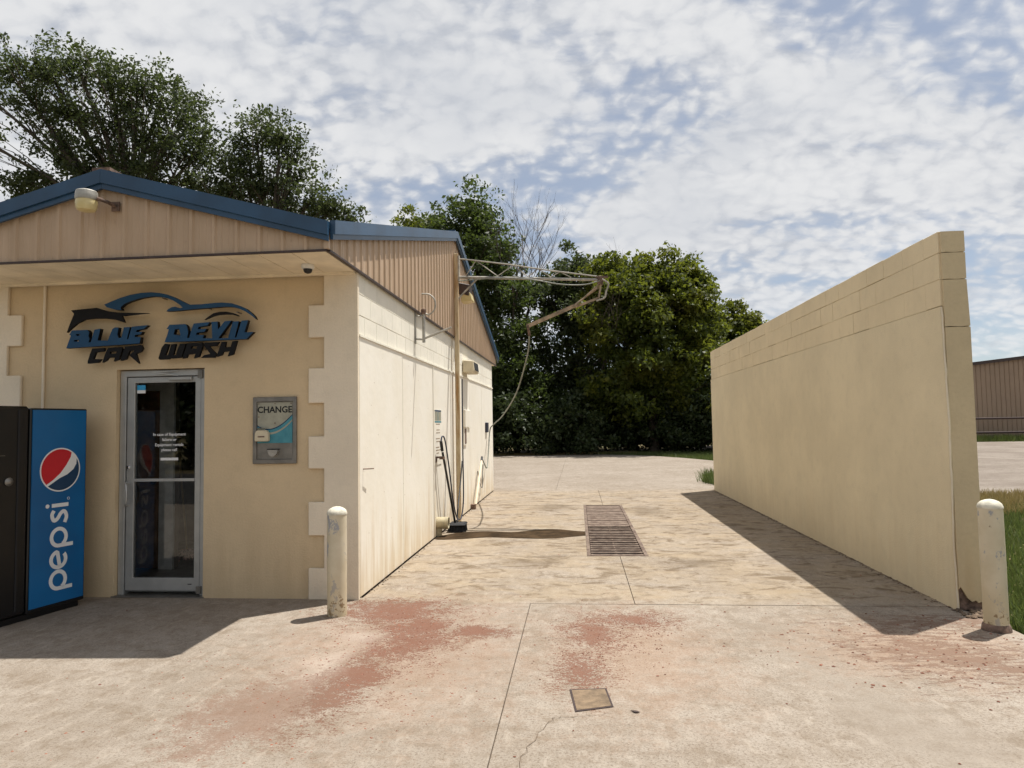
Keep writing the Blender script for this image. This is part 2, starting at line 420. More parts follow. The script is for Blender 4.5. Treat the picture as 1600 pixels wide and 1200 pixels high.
g.out(g.mix(g.noise(p, 16, 4), (.02, .17, .24), (.09, .33, .38)), .4)
m_pale = simple('pale_print', (.36, .35, .27), .45, var=.08, scale=10)
m_skyblue = simple('sticker_blue', (.03, .32, .60), .5, var=.05)
m_farmetal = simple('tan_far_siding', (.30, .215, .145), .55, var=.06, scale=.5)
m_pipe = simple('rust_red_pipe', (.035, .016, .012), .7, var=.15)
m_gravel, g = mat('gravel'); p = g.pos()
c = g.mix(g.ss(g.noise(p, .5, 6, .65), .3, .7), (.20, .165, .135), (.285, .245, .205))
c = g.mix(g.m('MULTIPLY', g.ss(g.noise(g.map(p, sc=(.5, 2, 1)), 1.2, 7, .75), .5, .7), .5), c, (.18, .14, .105))
c = g.mix(g.m('MULTIPLY', g.ss(g.noise(p, 7, 5, .75), .5, .65), .6), c, (.15, .12, .09))
g.out(c, .95, 0, g.bump(g.noise(p, 9, 5, .7), .8, .06), .2)
m_ground, g = mat('dry_grass_ground'); p = g.pos()
c = g.mix(g.ss(g.noise(p, .35, 5, .65), .35, .65), (.085, .085, .03), (.20, .155, .075))
c = g.mix(g.m('MULTIPLY', g.ss(g.noise(p, 9, 5, .7), .45, .7), .5), c, (.27, .205, .11))
g.out(c, .95, 0, g.bump(g.noise(p, 20, 4), .5, .03), .2)
def leafmat(name, a, b, tcol, tr=.42, yel=None):
    m_, g = mat(name); r = g.island(); p = g.obj()
    c = g.mix(r, a, b)
    if yel: c = g.mix(g.m('MULTIPLY', g.ss(g.noise(p, .45, 3), .45, .65), .8), c, yel)
    d = g.n('ShaderNodeBsdfPrincipled'); g.put(d.inputs['Base Color'], c); d.inputs['Roughness'].default_value = .5
    d.inputs['Specular IOR Level'].default_value = .35
    t = g.n('ShaderNodeBsdfTranslucent'); g.put(t.inputs[0], g.mix(.6, c, tcol))
    mx = g.n('ShaderNodeMixShader'); mx.inputs[0].default_value = tr
    o = g.n('ShaderNodeOutputMaterial')
    g.t.links.new(d.outputs[0], mx.inputs[1]); g.t.links.new(t.outputs[0], mx.inputs[2]); g.t.links.new(mx.outputs[0], o.inputs[0])
    return m_
m_leaf1 = leafmat('dark_elm_leaves', (0.030, 0.044, 0.015), (0.072, 0.089, 0.036), (0.102, 0.136, 0.034))
m_leaf2 = leafmat('green_leaves', (0.032, 0.050, 0.013), (0.068, 0.092, 0.028), (0.112, 0.160, 0.024))
m_leaf3 = leafmat('yellow_green_leaves', (0.038, 0.061, 0.011), (0.084, 0.106, 0.018), (0.228, 0.258, 0.023), .45, (0.122, 0.122, 0.014))
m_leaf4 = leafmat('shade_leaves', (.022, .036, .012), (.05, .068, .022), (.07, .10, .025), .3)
m_grass = leafmat('grass_blades', (.05, .085, .02), (.13, .15, .045), (.16, .22, .05), .35)
m_drygrass = leafmat('dry_grass_blades', (.22, .17, .06), (.34, .26, .12), (.35, .28, .1), .3)

def text_mesh(body, size, fn, mat_, name, parent, depth=.0015, align='CENTER', bold=0.0, spacing=1.0):
    """built-in font turned into a mesh; fn maps (a, b, d) to the world"""
    cu = bpy.data.curves.new('lettering', 'FONT'); cu.body = body; cu.size = size; cu.align_x = align; cu.align_y = 'CENTER'
    cu.extrude = depth; cu.offset = bold; cu.resolution_u = 3; cu.space_line = .95; cu.space_character = spacing
    o = bpy.data.objects.new('lettering', cu); COL.objects.link(o)
    bpy.context.view_layer.update()
    me = bpy.data.meshes.new_from_object(o.evaluated_get(bpy.context.evaluated_depsgraph_get()))
    bpy.data.objects.remove(o); bpy.data.curves.remove(cu)
    vs_ = [tuple(fn(v.co.x, v.co.y, v.co.z)) for v in me.vertices]; fs = [tuple(q.vertices) for q in me.polygons]
    bpy.data.meshes.remove(me)
    return MB().add(vs_, fs).build(name, mat_, parent)

# ================================================================== SETTING
gz = -.10
struct(MB().add([(-600, -600, gz), (600, -600, gz), (600, 900, gz), (-600, 900, gz)], [(0, 1, 2, 3)]).build('ground', m_ground, fix=False))
gl_pts = [(8.5, 9.2), (60, 9.0), (60, 40.2), (10, 40.2), (9.3, 25)]
struct(MB().prism([gl_pts], lambda a, b, d: (a, b, d), gz + .004, gz + .05).build('gravel_lot', m_gravel))

m_added_asph = simple('added_asphalt', (.05, .048, .046), .9, var=.2, scale=3, bump=.5)
struct(MB().box(-80, 80, -17.5, -7.605, -.09, -.02).build('road', m_added_asph))  # unseen strip added behind the camera, so the door mirrors something dark
EDGE = [(5.45, 10.2), (5.45, 12.6), (6.2, 14.0), (7.6, 16.2), (8.1, 18.4), (7.6, 21.2), (6.6, 24.0), (5.6, 26.0), (4.6, 27.3), (3.2, 28.0)]
GX0, GX1, GY0, GY1 = 2.13, 2.86, 2.09, 7.20
outer = [(-14, -7.6), (5.27, -7.6), (5.27, -.35), (5.40, -.2), (5.40, 10.2)] + EDGE[1:] + [(-14, 28.6)]
hole = [(GX0, GY0), (GX1, GY0), (GX1, GY1), (GX0, GY1)]
pav = struct(MB().prism([outer, hole], lambda a, b, d: (a, b, d), -.09, -.014).build('pavement', m_filler))
def slab(pts, dz=0.0):
    gap = .005
    cx = sum(q[0] for q in pts) / len(pts)
    ob = MB().prism([pts], lambda a, b, d: (a, b, d), -.0135, dz).build('slab', m_conc, pav); return ob
e = .0032
slab([(-2.0 + e, -7.6), (1.6 - e, -7.6), (1.6 - e, -.1 - e), (0.02, -.1 - e), (0.02, .06), (-2.0 + e, .06)], .0)
slab([(1.6 + e, -7.6), (5.262, -7.6), (5.262, -.36), (5.15, -.1 - e), (1.6 + e, -.1 - e)], -.002)
slab([(-14, -7.6), (-2.0 - e, -7.6), (-2.0 - e, .06), (-14, .06)], -.001)
slab([(0.022, -.1 + e), (2.52 - e, -.1 + e), (2.52 - e, GY0), (2.13, GY0), (2.13, 2.1 - e), (0.022, 2.1 - e)], -.001)
slab([(2.52 + e, -.1 + e), (5.147, -.1 + e), (5.147, 2.1 - e), (2.86, 2.1 - e), (2.86, GY0), (2.52 + e, GY0)], .0)
slab([(0.022, 2.1 + e), (2.13, 2.1 + e), (2.13, 4.4 - e), (0.022, 4.4 - e)], .0)
slab([(0.022, 4.4 + e), (2.13, 4.4 + e), (2.13, 7.2 - e), (0.022, 7.2 - e)], -.002)
slab([(2.86, 2.1 + e), (5.147, 2.1 + e), (5.147, 7.2 - e), (2.86, 7.2 - e)], -.001)
slab([(0.022, 7.2 + e), (2.5 - e, 7.2 + e), (2.5 - e, 10.2 - e), (0.022, 10.2 - e)], .0)
slab([(2.5 + e, 7.2 + e), (5.147, 7.2 + e), (5.147, 10.2 - e), (2.5 + e, 10.2 - e)], -.001)
slab([(1.5 + e, 10.2 + e), (5.44, 10.2 + e)] + EDGE[1:] + [(1.5 + e, 28.15)], -.001)
slab([(-14, 10.4), (-.2, 10.4), (-.2, 10.2 + e), (1.5 - e, 10.2 + e), (1.5 - e, 28.2), (-14, 28.55)], .0)
def crackline(pts, w=.008, z=.0035, n=40):
    P = curve([(x, y, z) for x, y in pts], n); rg = random.Random(int(pts[0][0] * 100)); L = []; Rr = []
    for i, q in enumerate(P):
        d = (P[min(i + 1, len(P) - 1)] - P[max(i - 1, 0)]); d.z = 0; d.normalize(); nn = Vector((-d.y, d.x, 0))
        q = q + nn * rg.uniform(-.015, .015); ww = w * rg.uniform(.3, 1.2)
        L.append(q + nn * ww / 2); Rr.append(q - nn * ww / 2)
    k = len(P)
    return MB().add(L + Rr, [(i, i + 1, k + i + 1, k + i) for i in range(k - 1)]).build('crack', m_crack, pav, fix=False)
crackline([(2.2, -2.40), (2.10, -2.44), (1.95, -2.47), (1.87, -2.53), (1.80, -2.75), (1.745, -3.04), (1.72, -3.5)], .004)
crackline([(.03, 4.42), (.8, 4.45), (1.5, 4.4), (2.1, 4.41)], .004)
crackline([(1.62, -1.07), (1.8, -1.08), (1.95, -1.12)], .004)

# ------------------------------------------------------------------ drain with two grates, wet trickle, cover plate
MB().box(GX0, GX1, GY0, GY1, -.098, -.088).build('pit_floor', m_mud_shade, pav)
fr = MB()
for a in ((GX0 + .002, GX0 + .045, GY0, GY1), (GX1 - .045, GX1 - .002, GY0, GY1)): fr.box(a[0], a[1], a[2] + .002, a[3] - .002, -.08, .004)
fr.box(GX0 + .045, GX1 - .045, GY0 + .002, GY0 + .03, -.08, .003); fr.box(GX0 + .045, GX1 - .045, GY1 - .03, GY1 - .002, -.08, .003)
fr.build('drain_frame', m_grate, pav)
def grate(y0, y1, nb, label, wide):
    t = empty('drain_grate', (2.495, (y0 + y1) / 2, 0), label, 'drain grate', 'drain grates in the bay floor')
    sr = MB()
    for x in (GX0 + .055, 2.48, GX1 - .075): sr.box(x, x + .02, y0, y1, -.07, -.014)
    sr.build('support_rail', m_grate, t)
    pitch = (y1 - y0) / nb; first = None
    for i in range(nb):
        yc = y0 + pitch * (i + .5); w = pitch * wide
        if first is None:
            first = MB().box(GX0 + .05, GX1 - .05, -w / 2, w / 2, -.0135, 0).build('bar', m_grate, t); ob = first
        else:
            ob = first.copy(); COL.objects.link(ob)
        ob.location = (0, yc, RNG.uniform(-.004, .0015)); ob.rotation_euler.z = RNG.uniform(-.003, .003)
grate(2.13, 4.40, 15, 'dark rusty drain grate of close cross bars, the one nearer the road', .42)
grate(4.46, 7.14, 12, 'muddy drain grate with wide silted bars, the one farther into the bay', .86)
tp = [(.03, 3.55), (.29, 3.86), (.66, 4.0), (1.05, 3.9), (1.42, 4.13), (1.7, 4.18), (2.0, 4.0), (2.128, 3.95)]
bt = [(2.128, 3.6), (1.73, 3.39), (1.47, 3.34), (1.1, 3.40), (.74, 3.45), (.4, 3.31), (.13, 3.26), (.03, 3.3)]
TP = [(q.x, q.y) for q in curve([(*q, 0) for q in tp], 28)]; BT = [(q.x, q.y) for q in curve([(*q, 0) for q in bt], 28)]
tag(MB().prism([TP + BT], lambda a, b, d: (a, b, d), .0015, .005).build('mud_trickle', m_wet), 'wet brown mud trickle running across the bay floor from wall to drain', 'puddle')
cv = empty('cover_plate', (2.09, -2.22, 0), 'small square weathered cover plate sunk in the red-stained concrete', 'cover plate')
q = [(1.97, -2.08), (2.19, -2.05), (2.22, -2.32), (2.005, -2.40)]
MB().prism([q], lambda a, b, d: (a, b, d), .0005, .0022).build('rim', m_drip, cv)
cx, cy = 2.096, -2.21
MB().prism([[(cx + (a - cx) * .9, cy + (b - cy) * .9) for a, b in q]], lambda a, b, d: (a, b, d), .0012, .0034).build('plate', m_cover, cv)
# ================================================================== CAR WASH BUILDING
BX0, BX1, BY1 = -3.86, 0.0, 10.3
bld = empty('car_wash_building', (-1.93, 5.1, 0), 'tan stucco car wash office with blue trimmed metal gables and cream side wall', 'building')
XZ = lambda y0: (lambda a, b, d: (a, y0 + d, b))
fw = MB().prism([[(BX0, 0), (-2.41, 0), (-2.41, 2.185), (-1.513, 2.185), (-1.513, 0), (-.014, 0), (-.014, 3.055), (BX0, 3.055)]], XZ(0), 0, .2).build('front_wall', m_fac, bld)
# toothed corner blocks (raised stucco)
zt = [0.0, .287, .588, .897, 1.208, 1.508, 1.822, 2.15, 2.443, 2.75, 3.05]
def quoin(xs, xl, xc):
    pts = [(xc, .0), (xc, 3.05)]
    for i in range(len(zt) - 1, 0, -1):
        x = xl if (i % 2 == 1) else xs
        pts += [(x, zt[i]), (x, zt[i - 1])]
    out_ = []
    for q in pts:
        if not out_ or q != out_[-1]: out_.append(q)
    return MB().prism([out_], XZ(-.035), 0, .034).build('quoin', m_quoin, bld, bevel=.006)
quoin(-.317, -.467, -.002); quoin(-3.543, -3.393, BX0)
sw = MB().box(-.2, -.012, .201, BY1, 0, 2.45).build('side_wall', m_mortar, bld)
MB().box(-.2, -.004, .201, BY1, 2.4505, 3.2).build('upper_side_wall', m_wmortar, bld)
MB().box(-.03, .012, -.034, .012, 0, 3.05).build('corner_trim', m_quoin, bld)
MB().box(BX0, BX0 + .2, .201, BY1, 0, 3.2).build('far_side_wall', m_fac, bld)
MB().box(BX0 + .2, -.2, BY1 - .2, BY1 - .001, 0, 3.2).build('back_wall', m_fac, bld)
# painted blocks above the panels
def block_row(x0, x1, ys, z0, z1, m_, parent, rng, jit=.002, gap=.004):
    for a, b in zip(ys[:-1], ys[1:]):
        j = rng.uniform(-jit, jit)
        MB().box(x0 + j, x1 + j, a + gap, b - gap, z0 + gap + rng.uniform(0, .002), z1 - gap).build('block', m_, parent, bevel=.004)
def course_ys(y0, y1, off, L=.406):
    ys = [y0]; y = y0 + L * off
    while y < y1 - .06:
        if y > y0 + .05: ys.append(y)
        y += L
    return ys + [y1]
rg = random.Random(3)
for i, (a, b) in enumerate(((2.452, 2.655), (2.655, 2.86), (2.86, 3.07))):
    block_row(-.1, .0, course_ys(.014, BY1, (.5, 1.0)[i % 2]), a, b, m_wblock, sw, rg, .0009, .0012)
# panel sheets with a cap strip
py = [.014, 1.65, 3.37, 4.78, 5.35, 6.70, 8.36, BY1]
for a, b in zip(py[:-1], py[1:]):
    MB().box(-.0125, .008 + rg.uniform(-.002, .003), a + .012, b - .012, .012, 2.445).build('wall_panel', m_panel, sw, bevel=.002)
MB().box(.0, .022, .014, BY1, 2.446, 2.468).build('cap_strip', m_wblock, sw)
for yy in (3.374, 4.72):
    MB().box(.006, .016, yy - .012, yy + .012, .015, 2.44).build('joint_strip', m_panel, sw)
# soffit
n = 13
for i in range(n):
    a = BX0 + (BX1 - BX0) / n * i; b = a + (BX1 - BX0) / n
    MB().box(a + .004, b - .004, -.85, -.0355 if True else 0, 3.052, 3.064).build('soffit_panel', m_soffit, bld)
MB().box(BX0, -.014, -.85, .2, 3.066, 3.08).build('soffit_backing', m_drip, bld)
MB().box(BX0, -.004, -.075, -.036, 3.03, 3.0515).build('soffit_trim', m_soffit, bld)
# roof
zf = lambda X: 3.80 - .27 * abs(X + 1.93)
zm = lambda Y: 4.86 - .262 * abs(Y - 5.13)
Y0, YE = -.87, 11.1; Cc = (-1.93, 5.13 - (4.86 - 3.80) / .262)
def sheet(name, pts, zfun, m_, th=.05):
    vs_ = [(x, y, zfun(x, y)) for x, y in pts]; N = len(pts)
    tri = tessellate_polygon([[Vector((x, y, 0)) for x, y in pts]])
    return MB().add(vs_ + [(x, y, z - th) for x, y, z in vs_],
                    [tuple(t) for t in tri] + [tuple(i + N for i in t) for t in tri] + [(i, (i + 1) % N, N + (i + 1) % N, N + i) for i in range(N)]).build(name, m_, bld)
rf = sheet('roof', [(.05, Y0 - .02), (.05, 5.13), (-3.91, 5.13), (-3.91, Y0 - .02), Cc], lambda x, y: zm(y), m_blue)
sheet('roof', [(.05, 5.132), (.05, YE), (-3.91, YE), (-3.91, 5.132)], lambda x, y: zm(y), m_blue)
sheet('roof', [(.05, Y0 - .02), (-1.93, Y0 - .02), (Cc[0], Cc[1])], lambda x, y: zf(x) + .002, m_blue)
sheet('roof', [(-1.931, Y0 - .02), (-3.91, Y0 - .02), (Cc[0] - .001, Cc[1])], lambda x, y: zf(x) + .002, m_blue)
MB().bar((.06, 5.13, 4.868), (-3.92, 5.13, 4.868), .16, .03).build('ridge_cap', m_blue, bld)
MB().bar((-1.93, Y0 - .06, 3.812), (-1.93, .95, 3.812), .16, .03).build('ridge_cap', m_rust, bld)
# rake trim: tall face plus a lip
def rake(a, b, out_, m_=None):
    a = Vector(a); b = Vector(b); o_ = Vector(out_)
    t = MB(); dn = Vector((0, 0, -1))
    def strip(h0, h1, d0, d1):
        t.add([a + dn * h0 + o_ * d0, b + dn * h0 + o_ * d0, b + dn * h1 + o_ * d0, a + dn * h1 + o_ * d0,
               a + dn * h0 + o_ * d1, b + dn * h0 + o_ * d1, b + dn * h1 + o_ * d1, a + dn * h1 + o_ * d1],
              [(0, 1, 2, 3), (4, 7, 6, 5), (0, 4, 5, 1), (1, 5, 6, 2), (2, 6, 7, 3), (3, 7, 4, 0)])
    strip(-.012, .105, 0, .045); strip(.1052, .15, 0, .026)
    return t.build('rake_trim', m_blue, bld)
rake((.052, Y0 - .022, zf(0) - .01), (-1.93, Y0 - .022, zf(-1.93)), (0, -1, 0))
rake((-1.932, Y0 - .022, zf(-1.93)), (-3.91, Y0 - .022, zf(-3.9)), (0, -1, 0))
rake((.052, Y0 + .0, zm(Y0)), (.052, 5.13, zm(5.13)), (1, 0, 0))
rake((.052, 5.132, zm(5.13)), (.052, YE, zm(YE)), (1, 0, 0))
rake((-3.912, Y0, zm(Y0)), (-3.912, 5.13, zm(5.13)), (-1, 0, 0))
rake((-3.912, 5.132, zm(5.13)), (-3.912, YE, zm(YE)), (-1, 0, 0))
# ribbed metal siding, one object per sheet
def siding(u0, u1, top, bot, fn, m_, parent, pitch=.2, per=4, apex=None, rib=.017, name='siding_sheet'):
    us = [u0]
    w = pitch * per; u = u0
    while u < u1 - 1e-6:
        e_ = min(u + w, u1); P = [(u, 0)]
        k = u + pitch * .5
        while k < e_ + .02:
            for du, d in ((-.026, 0), (-.012, rib), (.012, rib), (.026, 0)):
                if u < k + du < e_: P.append((k + du, d))
            for q in (.07, .13):
                for du, d in ((-.006, 0), (0, .003), (.006, 0)):
                    if u < k + q + du < e_ and pitch > .15: P.append((k + q + du, d))
            k += pitch
        P.append((e_, 0))
        if apex is not None and u < apex < e_: P.append((apex, 0))
        P.sort()
        t = MB(); vs_ = []
        for a, d in P: vs_ += [fn(a, bot(a), d), fn(a, top(a), d)]
        t.add(vs_, [(2 * i, 2 * i + 2, 2 * i + 3, 2 * i + 1) for i in range(len(P) - 1)])
        t.build(name, m_, parent, fix=False); u = e_
siding(BX0, .018, lambda a: zf(a) - .06, lambda a: 3.062, lambda a, b, d: (a, -.853 - d, b), m_siding, bld, .2, 4, -1.93)
siding(-.852, 11.02, lambda a: zm(a) - .06, lambda a: 3.062, lambda a, b, d: (.022 + d, a, b), m_siding, bld, .2, 4, 5.13)
siding(-.852, 11.02, lambda a: zm(a) - .06, lambda a: 3.062, lambda a, b, d: (BX0 - .022 - d, a, b), m_siding, bld, .2, 4, 5.13)
MB().box(BX0, .024, -.878, -.852, 3.045, 3.0615).build('drip_trim', m_drip, bld)
MB().box(.014, .048, -.85, 11.02, 3.045, 3.0615).build('drip_trim', m_drip, bld)
MB().box(.004, .046, -.886, -.8515, 3.062, 3.16).build('corner_flashing', m_siding, bld)
MB().box(-.2, .02, BY1 + .001, 11.0, 3.06, 3.075).build('rear_soffit', m_soffit, bld)
MB().box(BX0, -.2, BY1 + .001, 11.0, 3.06, 3.075).build('rear_soffit', m_soffit, bld)
# rooms behind the door
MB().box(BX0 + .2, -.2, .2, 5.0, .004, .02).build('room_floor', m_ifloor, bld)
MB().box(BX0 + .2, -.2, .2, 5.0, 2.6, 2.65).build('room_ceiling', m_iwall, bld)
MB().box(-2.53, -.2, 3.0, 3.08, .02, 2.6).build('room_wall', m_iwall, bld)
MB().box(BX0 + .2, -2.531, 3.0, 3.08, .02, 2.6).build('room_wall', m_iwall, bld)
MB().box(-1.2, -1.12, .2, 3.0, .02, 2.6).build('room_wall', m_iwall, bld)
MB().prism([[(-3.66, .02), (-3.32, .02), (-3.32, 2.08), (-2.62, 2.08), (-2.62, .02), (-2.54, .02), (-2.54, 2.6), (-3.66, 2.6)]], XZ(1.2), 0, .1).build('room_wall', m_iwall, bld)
dj = MB().box(-2.70, -2.53, 1.165, 1.199, .02, 2.13).box(-3.40, -2.701, 1.165, 1.199, 2.04, 2.13).box(-3.40, -3.31, 1.165, 1.199, .02, 2.039)
dj.build('room_door_casing', m_ijamb, bld)
idr = MB().box(-3.309, -2.702, 1.175, 1.21, .03, 2.035).build('room_door', m_doorw, bld)
MB().lathe([(.028, 0), (.03, .03), (.018, .05)], (-2.76, 1.175, 1.0), 14, 'Y').build('door_knob', m_black, idr)

# ------------------------------------------------------------------ glazed entrance door
door = MB().prism([[(-2.404, .012), (-2.345, .012), (-2.345, 2.117), (-1.575, 2.117), (-1.575, .012), (-1.518, .012), (-1.518, 2.178), (-2.404, 2.178)]], XZ(.05), 0, .1).build('door', m_alu, bld, bevel=.003)
MB().prism([[(-2.338, .05), (-1.582, .05), (-1.582, 2.11), (-2.338, 2.11)], [(-2.262, .172), (-1.640, .172), (-1.640, 2.055), (-2.262, 2.055)]], XZ(.062), 0, .045).build('door_leaf', m_alu, door, bevel=.003)
MB().box(-2.263, -1.639, .082, .088, .171, 2.056).build('glass_pane', m_glass, door)
MB().box(-2.261, -1.641, .06, .0815, 1.095, 1.122).build('push_bar', m_alu, door)
MB().box(-2.43, -1.50, -.01, .16, .001, .012).build('threshold', m_steel, door)
hd = curve([(-2.315, .062, 1.085), (-2.315, .02, 1.085), (-2.295, -.005, 1.06), (-2.285, -.01, .98), (-2.295, -.005, .895), (-2.315, .02, .87), (-2.315, .062, .87)], 36)
MB().tube(hd, .012, 10).build('handle', m_alu, door, smooth=True)
MB().lathe([(.017, 0), (.017, .012), (.008, .014)], (-2.315, .062, 1.233), 16, 'Y').build('lock', m_chrome, door, smooth=True)
MB().box(-1.90, -1.665, .028, .0615, 2.072, 2.108).build('closer', m_alu, door, bevel=.006)
MB().bar((-1.80, .035, 2.118), (-2.03, .0, 2.15), .016, .008).bar((-2.03, .0, 2.156), (-1.80, .045, 2.165), .016, .006).build('closer_arm', m_alu, door)
MB().box(-1.60, -1.553, .03, .0495, 2.09, 2.17).build('hinge', m_steel, door); MB().box(-1.60, -1.553, .03, .0495, .03, .10).build('hinge', m_steel, door)
FACE = lambda cx, cz, y: (lambda a, b, d: (cx + a, y - d, cz + b))
for body, z in (('In case of Equipment', 1.548), ('failure or', 1.497), ('Equipment rentals', 1.447), ('please call', 1.398)):
    text_mesh(body, .040, FACE(-1.913, z, .0805), m_white, 'lettering', door, .0006, bold=.0006)
MB().box(-2.0, -1.82, .0795, .0812, 1.296, 1.322).build('number_strip', m_white, door)
MB().box(-2.25, -2.165, .0795, .0812, 1.955, 1.985).build('sticker', m_white, door)
MB().box(-2.25, -2.165, .0795, .0812, 1.9855, 2.035).build('sticker', m_skyblue, door)
MB().box(-1.70, -1.66, .0605, .0618, .11, .118).build('maker_mark', m_black, door)

# things in the room
mop = empty('mop', (-2.7, 1.75, .02), 'string mop with wooden handle leaning inside the glass door', 'mop')
MB().tube([(-2.70, 1.75, .12), (-2.95, 1.95, 1.46)], .013, 8).build('handle', m_wood, mop)
rm = random.Random(5); mh = MB()
for i in range(46):
    a = rm.uniform(0, 6.28); r_ = rm.uniform(.08, .2)
    mh.tube(curve([(-2.70, 1.75, .13), (-2.70 + .5 * r_ * math.cos(a), 1.75 + .5 * r_ * math.sin(a), .10 + rm.uniform(0, .03)), (-2.70 + r_ * math.cos(a), 1.75 + r_ * math.sin(a), .03)], 4), .011, 5)
mh.build('mop_head', m_mop, mop)
for x, z, w, h, lb in ((-2.62, 1.62, .34, .24, 'framed picture on the dim office wall, lowest of three'), (-2.48, 1.98, .26, .26, 'small framed picture on the dim office wall, middle of three'), (-2.28, 2.28, .22, .2, 'framed picture high on the dim office wall, uppermost of three')):
    f_ = empty('picture_frame', (x, 2.99, z), lb, 'picture', 'pictures on the office wall')
    MB().prism([[(x - w / 2, z - h / 2), (x + w / 2, z - h / 2), (x + w / 2, z + h / 2), (x - w / 2, z + h / 2)], [(x - w / 2 + .03, z - h / 2 + .03), (x + w / 2 - .03, z - h / 2 + .03), (x + w / 2 - .03, z + h / 2 - .03), (x - w / 2 + .03, z + h / 2 - .03)]], XZ(2.965), 0, .03).build('frame', m_black, f_)
    MB().box(x - w / 2 + .03, x + w / 2 - .03, 2.98, 2.99, z - h / 2 + .03, z + h / 2 - .03).build('print', m_pict, f_)

